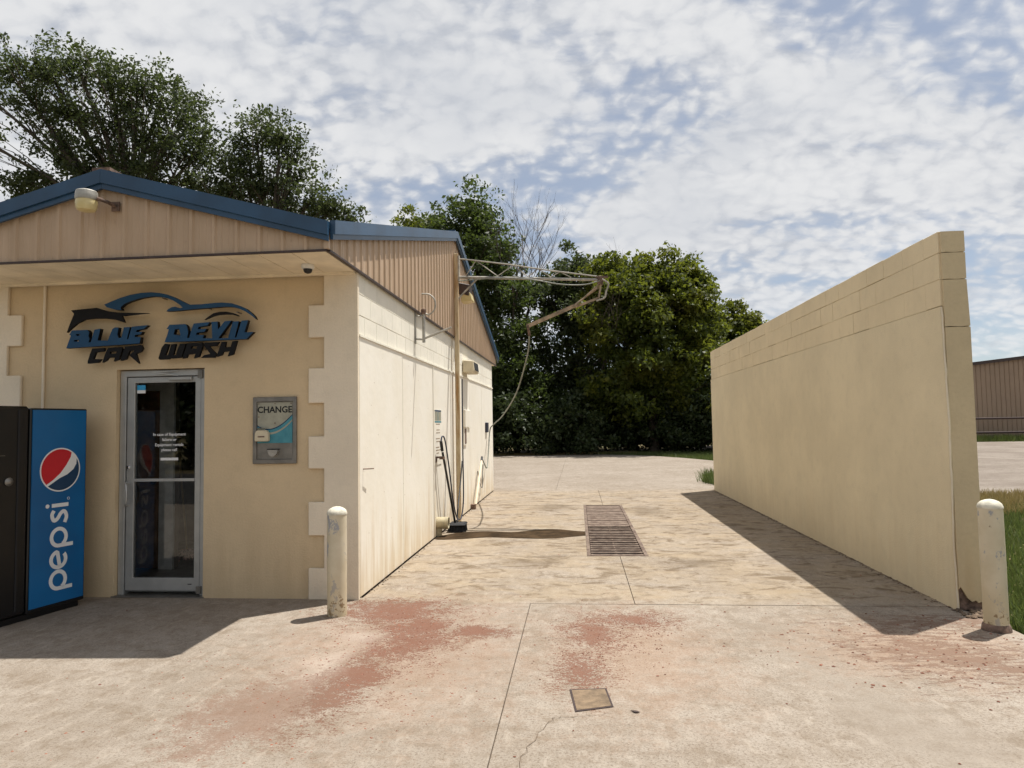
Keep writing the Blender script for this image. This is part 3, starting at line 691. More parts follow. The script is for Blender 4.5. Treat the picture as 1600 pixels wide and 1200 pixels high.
# ------------------------------------------------------------------ shop sign (raised shapes on standoffs)
SIGN={'fender':[[(-2.82,2.767),(-2.556,2.783),(-2.439,2.745),(-2.309,2.728),(-2.021,2.715),(-2.274,2.697),(-2.3,2.699),(-2.267,2.63),(-2.362,2.662),(-2.472,2.677),(-2.581,2.679),(-2.677,2.672),(-2.759,2.635),(-2.813,2.592),(-2.86,2.551),(-2.831,2.628),(-2.788,2.73)]],'roofline':[[(-2.467,2.809),(-2.399,2.835),(-2.298,2.87),(-2.196,2.896),(-2.095,2.91),(-1.993,2.913),(-1.965,2.91),(-1.896,2.901),(-1.827,2.885),(-1.758,2.857),(-1.69,2.822),(-1.635,2.794),(-1.601,2.78),(-1.485,2.78),(-1.35,2.789),(-1.282,2.79),(-1.181,2.779),(-1.114,2.757),(-1.047,2.726),(-0.993,2.685),(-0.96,2.652),(-0.943,2.619),(-0.986,2.656),(-1.047,2.697),(-1.114,2.728),(-1.181,2.746),(-1.248,2.75),(-1.35,2.745),(-1.485,2.74),(-1.621,2.732),(-1.757,2.724),(-1.835,2.723),(-1.815,2.744),(-1.778,2.762),(-1.744,2.765),(-1.723,2.757),(-1.703,2.748),(-1.672,2.754),(-1.696,2.779),(-1.758,2.821),(-1.827,2.849),(-1.896,2.867),(-1.964,2.872),(-1.993,2.871),(-2.094,2.86),(-2.195,2.834),(-2.263,2.808),(-2.3,2.776),(-2.292,2.75),(-2.35,2.755),(-2.439,2.781)]],'arch':[[(-1.46,2.634),(-1.416,2.666),(-1.369,2.694),(-1.309,2.705),(-1.241,2.704),(-1.181,2.691),(-1.137,2.674),(-1.12,2.657),(-1.137,2.659),(-1.187,2.675),(-1.255,2.679),(-1.322,2.676),(-1.376,2.665),(-1.423,2.647)]],'blue':[[(-2.85,2.395),(-2.834,2.437),(-2.804,2.517),(-2.82,2.524),(-2.795,2.568),(-2.634,2.568),(-2.616,2.544),(-2.624,2.505),(-2.613,2.479),(-2.623,2.445),(-2.598,2.448),(-2.562,2.568),(-2.502,2.576),(-2.53,2.462),(-2.435,2.46),(-2.427,2.454),(-2.378,2.569),(-2.354,2.584),(-2.317,2.583),(-2.328,2.513),(-2.315,2.482),(-2.298,2.48),(-2.283,2.489),(-2.262,2.582),(-2.201,2.584),(-2.23,2.468),(-2.215,2.468),(-2.181,2.586),(-2.019,2.596),(-2.059,2.562),(-2.131,2.552),(-2.14,2.533),(-2.074,2.534),(-2.092,2.509),(-2.149,2.506),(-2.154,2.485),(-2.09,2.484),(-2.101,2.423)],[(-2.753,2.531),(-2.712,2.53),(-2.708,2.517),(-2.742,2.51)],[(-2.769,2.474),(-2.718,2.475),(-2.721,2.459),(-2.772,2.458)]],'devil':[[(-1.849,2.428),(-1.822,2.496),(-1.808,2.551),(-1.83,2.554),(-1.8,2.593),(-1.643,2.595),(-1.626,2.575),(-1.613,2.522),(-1.624,2.461),(-1.603,2.46),(-1.578,2.547),(-1.558,2.598),(-1.399,2.607),(-1.422,2.575),(-1.51,2.564),(-1.517,2.542),(-1.432,2.544),(-1.452,2.515),(-1.529,2.51),(-1.535,2.488),(-1.457,2.486),(-1.467,2.455),(-1.373,2.452),(-1.382,2.607),(-1.323,2.611),(-1.317,2.533),(-1.251,2.61),(-1.184,2.615),(-1.313,2.45),(-1.216,2.45),(-1.17,2.605),(-1.112,2.607),(-1.151,2.452),(-1.134,2.452),(-1.085,2.611),(-1.021,2.614),(-1.056,2.499),(-0.967,2.501),(-1.037,2.435)],[(-1.747,2.549),(-1.704,2.551),(-1.689,2.486),(-1.759,2.499)]],'c':[[(-2.593,2.388),(-2.466,2.391),(-2.476,2.359),(-2.558,2.35),(-2.584,2.285),(-2.502,2.283),(-2.528,2.251),(-2.638,2.243),(-2.638,2.267),(-2.615,2.337)]],'a':[[(-2.488,2.25),(-2.455,2.346),(-2.432,2.39),(-2.303,2.396),(-2.286,2.38),(-2.299,2.335),(-2.322,2.275),(-2.372,2.258),(-2.356,2.298),(-2.431,2.294),(-2.447,2.269)],[(-2.41,2.354),(-2.34,2.357),(-2.351,2.335),(-2.414,2.332)]],'r':[[(-2.256,2.398),(-2.094,2.41),(-2.078,2.374),(-2.096,2.346),(-2.148,2.325),(-2.115,2.23),(-2.215,2.314),(-2.157,2.36),(-2.213,2.356),(-2.247,2.276),(-2.304,2.262),(-2.266,2.376)]],'w':[[(-1.855,2.415),(-1.813,2.411),(-1.851,2.305),(-1.823,2.306),(-1.791,2.409),(-1.745,2.41),(-1.772,2.303),(-1.745,2.305),(-1.705,2.41),(-1.648,2.412),(-1.687,2.278),(-1.785,2.271),(-1.803,2.274),(-1.819,2.265),(-1.908,2.263),(-1.919,2.277),(-1.886,2.38)]],'a2':[[(-1.631,2.413),(-1.482,2.415),(-1.475,2.389),(-1.514,2.28),(-1.565,2.268),(-1.545,2.313),(-1.623,2.305),(-1.639,2.277),(-1.677,2.268),(-1.647,2.361)],[(-1.586,2.385),(-1.529,2.387),(-1.537,2.361),(-1.596,2.36)]],'s':[[(-1.458,2.414),(-1.316,2.417),(-1.343,2.382),(-1.414,2.377),(-1.339,2.304),(-1.359,2.269),(-1.494,2.27),(-1.46,2.295),(-1.4,2.306),(-1.468,2.389)]],'h':[[(-1.29,2.416),(-1.246,2.418),(-1.256,2.364),(-1.199,2.368),(-1.182,2.42),(-1.135,2.425),(-1.175,2.294),(-1.228,2.279),(-1.208,2.327),(-1.272,2.322),(-1.289,2.29),(-1.338,2.277)]]}
sg = empty('shop_sign', (-1.95, -.02, 2.6), 'raised blue and black car wash lettering with car outline above the glass door', 'sign')
SG = lambda a, b, d: (a, d, b)
for key, loops in SIGN.items():
    blue = key in ('blue', 'devil', 'roofline')
    d0, d1 = (-.12, -.072) if blue else (-.108, -.075)
    nm = {'fender': 'car_outline', 'roofline': 'car_outline', 'arch': 'wheel_arch'}.get(key, 'letter')
    ob = MB().prism(loops, SG, d0 + .004, d1).build(nm, m_signblack, sg)
    if blue: MB().prism(loops, SG, d0, d0 + .0035).build('face', m_signblue, ob)
st = MB()
for x, z in ((-2.75, 2.73), (-2.5, 2.74), (-1.9, 2.86), (-1.45, 2.75), (-1.15, 2.70), (-2.7, 2.5), (-2.3, 2.5), (-1.75, 2.5), (-1.3, 2.5), (-2.45, 2.36), (-1.5, 2.36)):
    st.tube([(x, -.0, z), (x, -.08, z)], .007, 6)
st.build('standoff', m_steel, sg)

# ------------------------------------------------------------------ vending machine
vx = 0.0
vm = empty('vending_machine', (0, 0, 0), 'tall black drinks machine with blue printed side beside the glass door', 'vending machine')
MB().box(-.92, vx - .004, -.552, 0, .05, 1.80).build('cabinet', m_black, vm, bevel=.008)
MB().box(-.925, vx, -.86, -.558, .06, 1.815).build('door', m_black, vm, bevel=.02)
MB().box(-.89, vx - .03, -.82, -.04, .0, .049).build('plinth', m_black, vm)
pn = MB().box(vx - .0035, vx + .003, -.535, -.018, .085, 1.785).build('printed_panel', m_vblue, vm)
SX = lambda a, b, d: (vx + .003 + d, a, b)
cy_, cz_, ry_, rz_ = -.269, 1.254, .195, .194
circ = lambda k, t: (cy_ + ry_ * k * math.cos(t), cz_ + rz_ * k * math.sin(t))
MB().prism([[circ(1.0, 2 * math.pi * i / 48) for i in range(48)]], SX, .0005, .002).build('emblem_disc', m_white, pn)
def zp(zx, zy): return (cy_ + (zx - 250) / 145 * ry_, cz_ - (zy - 248) / 155 * rz_)
A0 = math.atan2(248 - 122, 338 - 250); A1 = math.atan2(248 - 352, 140 - 250) + 2 * math.pi
arc = [circ(.94, A0 + (A1 - A0) * i / 22) for i in range(23)]
MB().prism([arc + [zp(*q) for q in ((200, 316), (250, 272), (292, 215), (322, 162))]], SX, .0022, .003).build('emblem_red', m_red, pn)
B0 = math.atan2(248 - 175, 374 - 250); B1 = math.atan2(248 - 358, 158 - 250)
arc = [circ(.94, B0 + (B1 - B0) * i / 22) for i in range(23)]
MB().prism([arc + [zp(*q) for q in ((245, 308), (300, 285), (345, 250), (366, 212))]], SX, .0022, .003).build('emblem_navy', m_navy, pn)
# lower-case word running upwards, drawn as strokes: u along the word (up), v across
U0, V0, XH, SW = .192, -.185, .173, .033
def stroke(pts, w, nm='letter', closed=False):
    P = [Vector((*q, 0)) for q in pts]; n_ = len(P); L = []; Rr = []
    for i in range(n_):
        d = (P[(i + 1) % n_] - P[i - 1]) if closed else (P[min(i + 1, n_ - 1)] - P[max(i - 1, 0)])
        d.normalize(); nn = Vector((-d.y, d.x, 0)); L.append(P[i] + nn * w / 2); Rr.append(P[i] - nn * w / 2)
    f3 = lambda q, d: (vx + .003 + d, V0 - q.y, U0 + q.x)
    N = n_; vs_ = [f3(q, .0022) for q in L + Rr] + [f3(q, .0004) for q in L + Rr]; fs = []
    for i in range(n_ if closed else n_ - 1):
        j = (i + 1) % n_
        fs += [(i, j, N + j, N + i), (2 * N + i, 2 * N + j, j, i), (N + i, N + j, 3 * N + j, 3 * N + i)]
    return MB().add(vs_, fs).build(nm, m_white, pn, fix=False)
def ell(cx, cy, rx, ry, a0, a1, n_=28): return [(cx + rx * math.cos(math.radians(a0 + (a1 - a0) * i / n_)), cy + ry * math.sin(math.radians(a0 + (a1 - a0) * i / n_))) for i in range(n_ + 1)]
rr_ = .074; ry2 = XH / 2 - SW / 2
def let_p(u): stroke([(u + SW / 2, -.052), (u + SW / 2, XH * .5)] + ell(u + SW / 2 + rr_, XH / 2, rr_, ry2, 180, -150, 36), SW)
let_p(0.0)
stroke([(.205, XH * .42), (.335, XH * .56)] + ell(.27, XH / 2, .069, ry2, 14, 312, 34), SW)
let_p(.375)
stroke([(q.x, q.y) for q in curve([(.703, XH * .80, 0), (.665, XH * .905, 0), (.617, XH * .80, 0), (.630, XH * .60, 0), (.675, XH * .42, 0), (.690, XH * .23, 0), (.645, XH * .095, 0), (.590, XH * .19, 0)], 30)], SW)
stroke([(.748, 0.0), (.748, XH * .93)], SW)
stroke(ell(.748, XH * 1.16, .009, .009, 0, 330, 12), .018, closed=True)
stroke(ell(.80, .0, .011, .011, 0, 330, 12), .003, 'trade_mark', closed=True)
MB().box(-.83, -.09, -.872, -.8605, .53, 1.76).build('display_window', m_vblue, vm)
MB().box(-.78, -.38, -.88, -.8605, .16, .40).build('delivery_flap', m_rubber, vm)
MB().lathe([(.032, 0), (.036, .01), (.022, .024), (.008, .028)], (vx, -.735, 1.184), 20, 'X').build('lock', m_steel, vm, smooth=True)
MB().box(vx + .0005, vx + .005, -.665, -.648, .10, 1.78).build('door_edge_trim', m_rubber, vm)
MB().box(vx - .003, vx + .006, -.84, -.77, 1.40, 1.404).build('door_seam', m_steel, vm)
vm.location = (-2.51, -.26, 0); vm.rotation_euler.z = -.2095

# ------------------------------------------------------------------ change machine
cm = empty('change_machine', (-.80, 0, 1.57), 'grey steel change dispenser with teal printed plate set in the tan wall', 'change machine')
x0, x1, z0, z1 = -1.014, -.587, 1.257, 1.888
MB().prism([[(x0, z0), (x1, z0), (x1, z1), (x0, z1)], [(x0 + .035, 1.30), (x1 - .035, 1.30), (x1 - .035, z1 - .045), (x0 + .035, z1 - .045)]], XZ(-.03), 0, .03).build('frame', m_steel, cm, bevel=.004)
MB().box(x0 + .035, x1 - .035, -.012, -.002, 1.30, z1 - .045).build('plate', m_steel, cm)
px0, px1, pz0, pz1 = x0 + .042, x1 - .042, 1.452, 1.836
pp = MB().box(px0, px1, -.0165, -.0122, pz0, pz1).build('printed_plate', m_pale, cm)
cvp = [(px0, 1.62), (px0 + .06, 1.592), (px0 + .13, 1.588), (px0 + .20, 1.61), (px0 + .27, 1.655), (px1, 1.722)]
cq = [(q.x, q.y) for q in curve([(a, b, 0) for a, b in cvp], 25)]
YF = lambda y: (lambda a, b, d: (a, y - d, b))
MB().prism([cq + [(px1, pz0), (px0, pz0)]], YF(-.0167), 0, .0008).build('teal_area', m_teal, cm)
MB().prism([cq + [(a, b - .010) for a, b in cq[::-1]]], YF(-.0178), 0, .0006).build('curve_stripe', m_navy, cm)
cq2 = [(a, b - .03 - .05 * (a - px0)) for a, b in cq[6:]]
MB().prism([cq2 + [(a, b - .018) for a, b in cq2[::-1]]], YF(-.0178), 0, .0006).build('pale_stripe', m_pale, cm)
text_mesh('CHANGE', .083, FACE(-.803, 1.765, -.0168), m_black, 'lettering', cm, .0008, bold=.0022)
ba = MB().prism([[(-.975, 1.47), (-.85, 1.47), (-.845, 1.49), (-.85, 1.55), (-.868, 1.575), (-.957, 1.575), (-.975, 1.55), (-.98, 1.49)]], YF(-.018), 0, .05).build('bill_acceptor', m_beige, cm, bevel=.006)
MB().box(-.945, -.88, -.0705, -.0682, 1.508, 1.520).build('bill_slot', m_rust, ba)
MB().box(-.95, -.875, -.066, -.04, 1.576, 1.595).build('acceptor_hood', m_chrome, ba)
MB().prism([[(-.86, 1.388)] + [(-.812 + .048 * math.cos(math.radians(t)), 1.388 + .062 * math.sin(math.radians(t))) for t in range(180, 361, 15)]], YF(-.0122), 0, .035).build('coin_cup', m_galv, cm)
MB().prism([[(-.875, 1.390), (-.752, 1.390), (-.752, 1.398), (-.875, 1.398)]], YF(-.0122), 0, .012).build('cup_lip', m_black, cm)
for x, z in ((x0 + .055, pz1 - .012), (x1 - .055, pz1 - .012), (-.80, pz1 - .012), (x0 + .055, 1.70), (-.80, 1.64)):
    MB().lathe([(.006, 0), (.006, .003)], (x, -.0166, z), 8, 'Y').build('screw', m_rust, cm)

# ------------------------------------------------------------------ conduit, dome camera, gable lamp
tag(MB().tube([(-3.165, -.018, 1.3), (-3.165, -.018, 3.03)], .013, 10).build('conduit', m_quoin, smooth=True), 'thin painted conduit running up the tan wall above the drinks machine', 'conduit')
dc = empty('security_camera', (-.324, -.404, 3.05), 'small white dome security camera under the soffit corner', 'camera')
MB().lathe([(.055, 3.0505), (.058, 3.03), (.052, 3.012), (.04, 3.01)], (-.324, -.404, 0), 24).build('housing', m_white, dc, smooth=True)
MB().lathe([(.040, 3.0115), (.038, 2.992), (.028, 2.977), (.012, 2.970), (.002, 2.9685)], (-.324, -.404, 0), 24).build('dome', m_black, dc, smooth=True)
la = empty('gable_lamp', (-2.03, -.86, 3.5), 'dusk to dawn lamp with yellowed lens on the front gable peak', 'lamp')
lx, ly = -1.985, -1.02
MB().lathe([(.082, 3.585), (.085, 3.56), (.087, 3.525), (.083, 3.515)], (lx, ly, 0), 28).build('housing', m_galv, la, smooth=True)
MB().lathe([(.03, 3.608), (.05, 3.603), (.076, 3.593), (.0825, 3.5855)][::-1], (lx, ly, 0), 28).build('cap', m_galv, la, smooth=True)
MB().lathe([(.081, 3.5145), (.084, 3.49), (.080, 3.455), (.068, 3.43), (.05, 3.424), (.01, 3.422)], (lx, ly, 0), 28).build('lens', m_lens, la, smooth=True)
MB().tube([(lx + .09, ly, 3.53), (lx + .15, ly + .05, 3.51), (lx + .16, -.87, 3.50)], .016, 8).box(lx + .125, lx + .195, -.885, -.872, 3.46, 3.54).build('bracket', m_rust, la)
# ================================================================== BAY EQUIPMENT
post = tag(MB().box(.050, .118, 4.94, 5.02, 0, 4.45).build('boom_post', m_post, bevel=.006), 'rust-streaked tan square post standing against the side wall under the boom', 'post')
bm_ = empty('wash_boom', (.09, 4.98, 4.0), 'pale steel truss boom reaching from the gable post over the bay', 'boom')
yb = 4.98
MB().tube([(.119, yb, 4.055), (2.50, yb, 3.925)], .024, 10).build('lower_chord', m_boom, bm_, smooth=True)
MB().tube([(.119, yb, 4.37), (1.0, yb, 4.235), (1.6, yb, 4.12), (2.42, yb, 3.985)], .012, 8).build('upper_chord', m_boom, bm_)
web = [(.25, 0), (.42, 1), (.78, 0), (1.05, 1), (1.28, 0), (1.46, 1), (1.66, 0), (1.82, 1), (2.0, 0)]
def low(x): return 4.055 - (x - .136) / 2.364 * .13 + .03
def upp(x): return np.interp(x, [.136, 1.0, 1.6, 2.42], [4.37, 4.235, 4.12, 3.985])
for (a, s), (b, t) in zip(web[:-1], web[1:]):
    MB().tube([(a, yb, upp(a) if s else low(a)), (b, yb, upp(b) if t else low(b))], .008, 6).build('web_bar', m_boom, bm_)
MB().tube([(.10, yb, 3.68), (.45, yb, 4.03)], .016, 8).build('brace', m_boom, bm_)
MB().box(.1185, .14, 4.94, 5.02, 3.98, 4.42).build('mount_plate', m_boom, bm_)
MB().lathe([(.045, 3.84), (.05, 3.86), (.05, 3.98), (.03, 3.99)], (2.47, yb, 0), 14).box(2.40, 2.60, yb - .03, yb + .03, 3.955, 3.985).build('swivel', m_rust, bm_)
tip = (2.47, yb, 3.86); kn = (2.08, yb, 3.545)
MB().bar((2.10, yb + .002, 3.535), (1.26, yb, 3.195), .05, .055).build('drop_arm', m_arm, bm_)
MB().tube([(2.44, yb - .03, 3.84), (2.05, yb - .03, 3.50)], .014, 8).tube([(2.46, yb + .03, 3.82), (2.0, yb + .03, 3.50)], .014, 8).bar((2.48, yb, 3.86), (2.44, yb, 3.62), .06, .03).bar((2.44, yb, 3.63), (2.05, yb, 3.49), .03, .035).build('drop_link', m_arm, bm_)
MB().tube(curve([(2.50, yb - .04, 3.93), (2.60, yb - .04, 3.85), (2.56, yb - .04, 3.72), (2.53, yb - .04, 3.62), (2.40, yb - .04, 3.575)], 20), .014, 8).build('tip_hose', m_boom, bm_, smooth=True)
MB().tube(curve([(.14, yb - .05, 3.98), (.7, yb - .05, 4.005), (1.3, yb - .05, 3.97), (1.8, yb - .05, 3.87), (2.2, yb - .05, 3.845), (2.46, yb - .05, 3.90)], 30), .010, 6).build('feed_line', m_hose, bm_, smooth=True)
for i in range(5):
    x = .3 + i * .42
    MB().tube([(x, yb - .035, low(x) - .005), (x, yb - .055, low(x) - .07)], .004, 5).build('clip', m_boom, bm_)
ho = tag(MB().tube(curve([(1.27, yb, 3.20), (1.285, 5.05, 3.06), (1.22, 5.4, 2.75), (.93, 6.5, 2.18), (.50, 8.1, 1.78), (.18, 9.0, 1.58), (.075, 9.22, 1.46), (.06, 9.05, 1.05), (.07, 8.75, .72), (.09, 8.4, .66), (.09, 8.0, .80), (.09, 7.72, .90), (.095, 7.64, .86)], 90), .013, 8).build('wash_hose', m_hose, smooth=True),
         'grey green hose hanging from the boom arm down to the wand holder', 'hose')
hr = tag(MB().tube(curve([(1.268, yb, 3.235), (1.275, yb - .01, 3.16), (1.288, 5.04, 3.05)], 10), .022, 8).build('hose_swivel', m_rust, smooth=True), 'rusty hose coupling at the end of the boom drop arm', 'coupling')
# spray wand standing in its holder
wa = empty('spray_wand', (.1, 6.8, 0), 'white tube wand holder with black hose end near the far wall corner', 'wand')
MB().tube([(.10, 6.72, .08), (.10, 7.60, .85)], .024, 12).build('holder_tube', m_quoin, wa, smooth=True)
MB().tube([(.10, 7.60, .852), (.10, 7.69, .93)], .024, 10).build('wand_grip', m_rubber, wa)
MB().box(.009, .10, 6.66, 6.78, .0, .09).build('holder_foot', m_rust, wa)
MB().tube(curve([(.05, 7.4, .66), (.05, 7.75, .35), (.05, 8.05, .3), (.05, 8.1, .55), (.05, 8.15, .75)], 20), .007, 6).build('safety_wire', m_rubber, wa)
# foam brush
fbm = empty('foam_brush', (.2, 4.1, 0), 'black foam brush with long handle leaning on the side wall', 'brush')
MB().tube([(.19, 4.02, .12), (.10, 3.56, 1.2)], .017, 10).build('handle', m_black, fbm, smooth=True)
MB().tube([(.098, 3.55, 1.22), (.09, 3.50, 1.36)], .022, 10).build('grip', m_rubber, fbm, smooth=True)
hb = MB(); hb.box(.10, .36, 3.86, 4.16, .09, .13)
hb.build('brush_block', m_rubber, fbm, bevel=.02)
bb = MB(); rb = random.Random(2)
for i in range(260):
    x = rb.uniform(.11, .35); y = rb.uniform(3.87, 4.15)
    bb.tube([(x, y, .1), (x + rb.uniform(-.04, .04), y + rb.uniform(-.04, .04), .005)], .004, 3, False)
bb.build('bristles', m_rubber, fbm)
MB().tube(curve([(.09, 3.50, 1.36), (.10, 3.55, 1.43), (.12, 3.66, 1.36), (.14, 3.85, .95), (.15, 4.05, .5), (.16, 4.25, .22), (.15, 4.5, .12), (.15, 4.8, .1), (.16, 4.98, .4), (.16, 4.97, 1.2), (.16, 4.98, 2.35)], 70), .011, 8).build('hose', m_bluehose, fbm, smooth=True)
MB().tube(curve([(.16, 4.9, 1.0), (.17, 4.6, .6), (.2, 4.2, .3), (.22, 4.05, .14)], 20), .011, 8).build('hose', m_rubber, fbm, smooth=True)
MB().tube([(.01, 3.53, 1.13), (.09, 3.55, 1.13)], .014, 8).box(.06, .13, 3.52, 3.58, 1.10, 1.14).build('hook', m_rust, fbm)
sb = empty('brush_bucket', (.09, 3.6, 0), 'yellowed pipe stub holder low on the side wall beside the foam brush', 'holder')
MB().lathe([(.085, 0), (.085, .17), (.075, .171), (.074, .02)], (.0085, 3.56, .19), 20, 'X').build('pipe_stub', m_yellow, sb, smooth=True)
MB().box(.0085, .07, 3.52, 3.60, .0, .115).build('foot', m_yellow, sb)
# signs, boxes on the side wall
si = empty('instruction_sign', (.01, 3.6, 1.4), 'faded instruction sign with blue heading on the cream side wall', 'sign')
MB().box(.012, .016, 3.40, 3.93, 1.02, 1.82).build('board', m_panel, si)
MB().box(.0162, .0172, 3.43, 3.90, 1.79, 1.812).build('heading_bar', m_navy, si)
MB().box(.0162, .0172, 3.44, 3.89, 1.66, 1.785).build('heading', m_skyblue, si).data.materials[0] = m_pale
MB().box(.0162, .0172, 3.43, 3.90, 1.63, 1.652).build('heading_bar', m_teal, si)
MB().box(.0173, .018, 3.65, 3.675, 1.66, 1.785).build('heading_bar', m_teal, si)
rs = random.Random(11)
for i in range(11):
    z = 1.60 - i * .042
    if i in (1, 4, 7): continue
    MB().box(.0162, .0170, 3.50 + rs.uniform(0, .05), 3.80 + rs.uniform(-.1, .06), z, z + .014).build('text_line', m_arm, si)
MB().box(.0162, .022, 3.46, 3.56, 1.06, 1.14).build('arrow', m_rust, si)
bx = empty('coin_box', (.02, 6.2, 1.5), 'cream coin box with dark slot on the side wall past the post', 'coin box')
MB().box(.008, .06, 5.90, 6.30, 1.545, 1.86).build('upper_cover', m_panel, bx, bevel=.006)
MB().box(.008, .035, 6.42, 6.66, 1.53, 1.86).build('side_cover', m_panel, bx, bevel=.004)
MB().box(.008, .03, 5.92, 6.22, 1.22, 1.54).build('body', m_panel, bx, bevel=.004)
MB().box(.0305, .034, 5.98, 6.16, 1.25, 1.52).build('slot', m_rust, bx)
vh = tag(MB().prism([[(.009, 2.53), (.20, 2.53), (.22, 2.56), (.20, 2.74), (.009, 2.76)]], lambda a, b, d: (a, d, b), 5.95, 6.55).build('vent_hood', m_beige, bevel=.012), 'beige boxy vent hood high on the side wall casting a shadow', 'vent hood')
MB().add([(.2145, 6.02, 2.575), (.2145, 6.5, 2.575), (.2035, 6.5, 2.72), (.2035, 6.02, 2.72), (.226, 6.02, 2.575), (.226, 6.5, 2.575), (.209, 6.5, 2.72), (.209, 6.02, 2.72)], [(0, 1, 2, 3), (4, 5, 6, 7), (0, 1, 5, 4), (1, 2, 6, 5), (2, 3, 7, 6), (3, 0, 4, 7)]).build('opening_shade', m_rubber, vh)  # solid sheet, its dark colour stands in for the shaded inside
bs = tag(MB().box(.009, .05, 8.90, 9.20, 1.41, 1.63).build('switch_box', m_bluehose, bevel=.008), 'small blue grey switch box at the far end of the side wall', 'box')
# swing bracket with a bent top
br = empty('swing_bracket', (.06, 2.4, 2.8), 'bare steel pipe bracket with hooped top on the side wall', 'bracket')
MB().box(.001, .012, 2.30, 2.36, 2.64, 3.04).build('back_plate', m_galv, br)
MB().tube([(.10, 2.40, 2.66), (.10, 2.40, 3.06)], .02, 10).build('pipe', m_galv, br, smooth=True)
MB().tube([(.012, 2.34, 2.70), (.10, 2.40, 2.70)], .012, 8).tube([(.012, 2.34, 3.0), (.10, 2.40, 3.0)], .012, 8).build('arm', m_galv, br)
MB().tube([(.10, 2.40, 2.71), (.46, 2.42, 2.85)], .015, 8).build('brace', m_galv, br)
MB().tube(curve([(.10, 2.40, 3.06), (.16, 2.40, 3.02), (.24, 2.40, 3.08), (.25, 2.40, 3.2), (.18, 2.40, 3.28), (.08, 2.38, 3.29)], 24), .011, 8).build('hoop', m_galv, br, smooth=True)
MB().lathe([(.03, 3.03), (.034, 3.05), (.034, 3.09), (.02, 3.10)], (.10, 2.40, 0), 12).build('collar', m_rust, br)
wl = empty('gable_floodlight', (.1, 5.4, 3.9), 'dark boxy floodlight on the side gable just below the boom', 'lamp')
MB().prism([[(.042, 3.86), (.24, 3.80), (.26, 3.99), (.042, 4.04)]], lambda a, b, d: (a, d, b), 5.30, 5.62).build('housing', m_drip, wl, bevel=.01)
MB().prism([[(.10, 3.70), (.30, 3.72), (.262, 3.86), (.10, 3.835)]], lambda a, b, d: (a, d, b), 5.32, 5.60).build('lens', m_lens, wl, bevel=.01)
hk = tag(MB().tube([(.008, .12, 1.19), (.06, .14, 1.19), (.07, .26, 1.185)], .006, 6).build('wall_hook', m_rust), 'small rusty hook on the near cream wall panel', 'hook')

# ================================================================== FREE-STANDING BAY WALL
W0, W1, WY0, WY1 = 5.147, 5.352, -.19, 10.0
rw = empty('bay_wall', (5.25, 4.9, 0), 'free-standing beige block wall with smooth lower face along the bay', 'wall')
MB().box(W0 + .012, W1 - .012, WY0 + .012, WY1 - .012, 0, 3.165).build('core', m_rmortar, rw)
rg = random.Random(9)
for i, (a, b) in enumerate(((2.535, 2.765), (2.765, 2.99), (2.99, 3.18))):
    ys = course_ys(WY0, WY1, (.62, 1.12, .62)[i])
    for y0, y1 in zip(ys[:-1], ys[1:]):
        gp = rg.choice((.0004, .0005, .0006, .0006, .0022)); gz_ = rg.choice((.0008, .002, .004, .0055))
        j = rg.uniform(-.0025, .0025)
        MB().box(W0 + j, W1 + j, y0 + gp, y1 - gp, a + gz_, b - .001 + (rg.uniform(-.004, .001) if i == 2 else 0)).build('block', m_rblock, rw, bevel=.002)
# smooth lower face with a ragged near edge
rg = random.Random(4); edge = []
for i in range(33):
    z = 2.53 * i / 32
    edge.append((WY0 - .018 + rg.uniform(-.006, .006) + .012 * math.sin(z * 3.1), z))
MB().prism([[(1.577, .0), (1.577, 2.53)] + edge[::-1]], lambda a, b, d: (W0 - .012 + d, a, b), 0, .0235).build('smooth_face', m_rwall, rw)
for a, b in ((1.579, 4.836), (4.8375, 7.4), (7.4015, WY1)): MB().box(W0 - .012 + rg.uniform(-.001, .001), W0 + .0115, a, b, 0, 2.53).build('smooth_face', m_rwall, rw)
ed2 = [(a - .005 + rg.uniform(-.002, .002), b) for a, b in edge]
MB().prism([edge + ed2[::-1]], lambda a, b, d: (W0 - .008 + d, a, b), 0, .012).build('torn_edge', m_quoin, rw)
MB().box(W1 - .0115, W1 + .012, WY0, WY1, 0, 2.53).build('outer_face', m_rwall, rw)
zs = [.0, 2.353, 2.757, 2.988, 3.172]
low_ = [(5.160, .17), (5.175, .19), (5.20, .15), (5.225, .10), (5.26, .07), (5.29, .08), (5.31, .06), (5.33, .07), (W1 + .010, .05)]
for i in range(4):
    a = zs[i] + (.004 if i else 0); b = zs[i + 1] - rg.uniform(.001, .003)
    pts = (low_ if i == 0 else [(5.160, a), (5.2, a + .003), (5.27, a - .002), (W1 + .010 if i == 1 else W1 - .002, a + .003)]) + [((W1 + .010) if i < 1 else W1 - .002, b), (5.25, b + .001), (5.160, b)]
    MB().prism([pts], lambda x, z, d: (x, WY0 - .022 + d, z), 0, .033).build('end_face', m_rend, rw)
MB().prism([[(5.16, 0), (5.352, 0), (5.352, .12), (5.31, .14), (5.26, .14), (5.22, .2), (5.16, .21)]], lambda x, z, d: (x, WY0 - .002 + d, z), 0, .012).build('broken_base', m_rust, rw)
rub = MB(); rgx = random.Random(21)
for i in range(60):
    x = rgx.uniform(5.1, 5.3); y = rgx.uniform(-.45, -.2); r_ = rgx.uniform(.006, .022)
    rub.lathe([(r_ * .5, 0), (r_, r_ * .4), (r_ * .6, r_ * .9), (r_ * .1, r_)], (x, y, 0.0), 6)
tag(rub.build('rubble', m_crack), 'crumbled dirt and stucco bits at the near foot of the bay wall', 'rubble', kind='stuff')
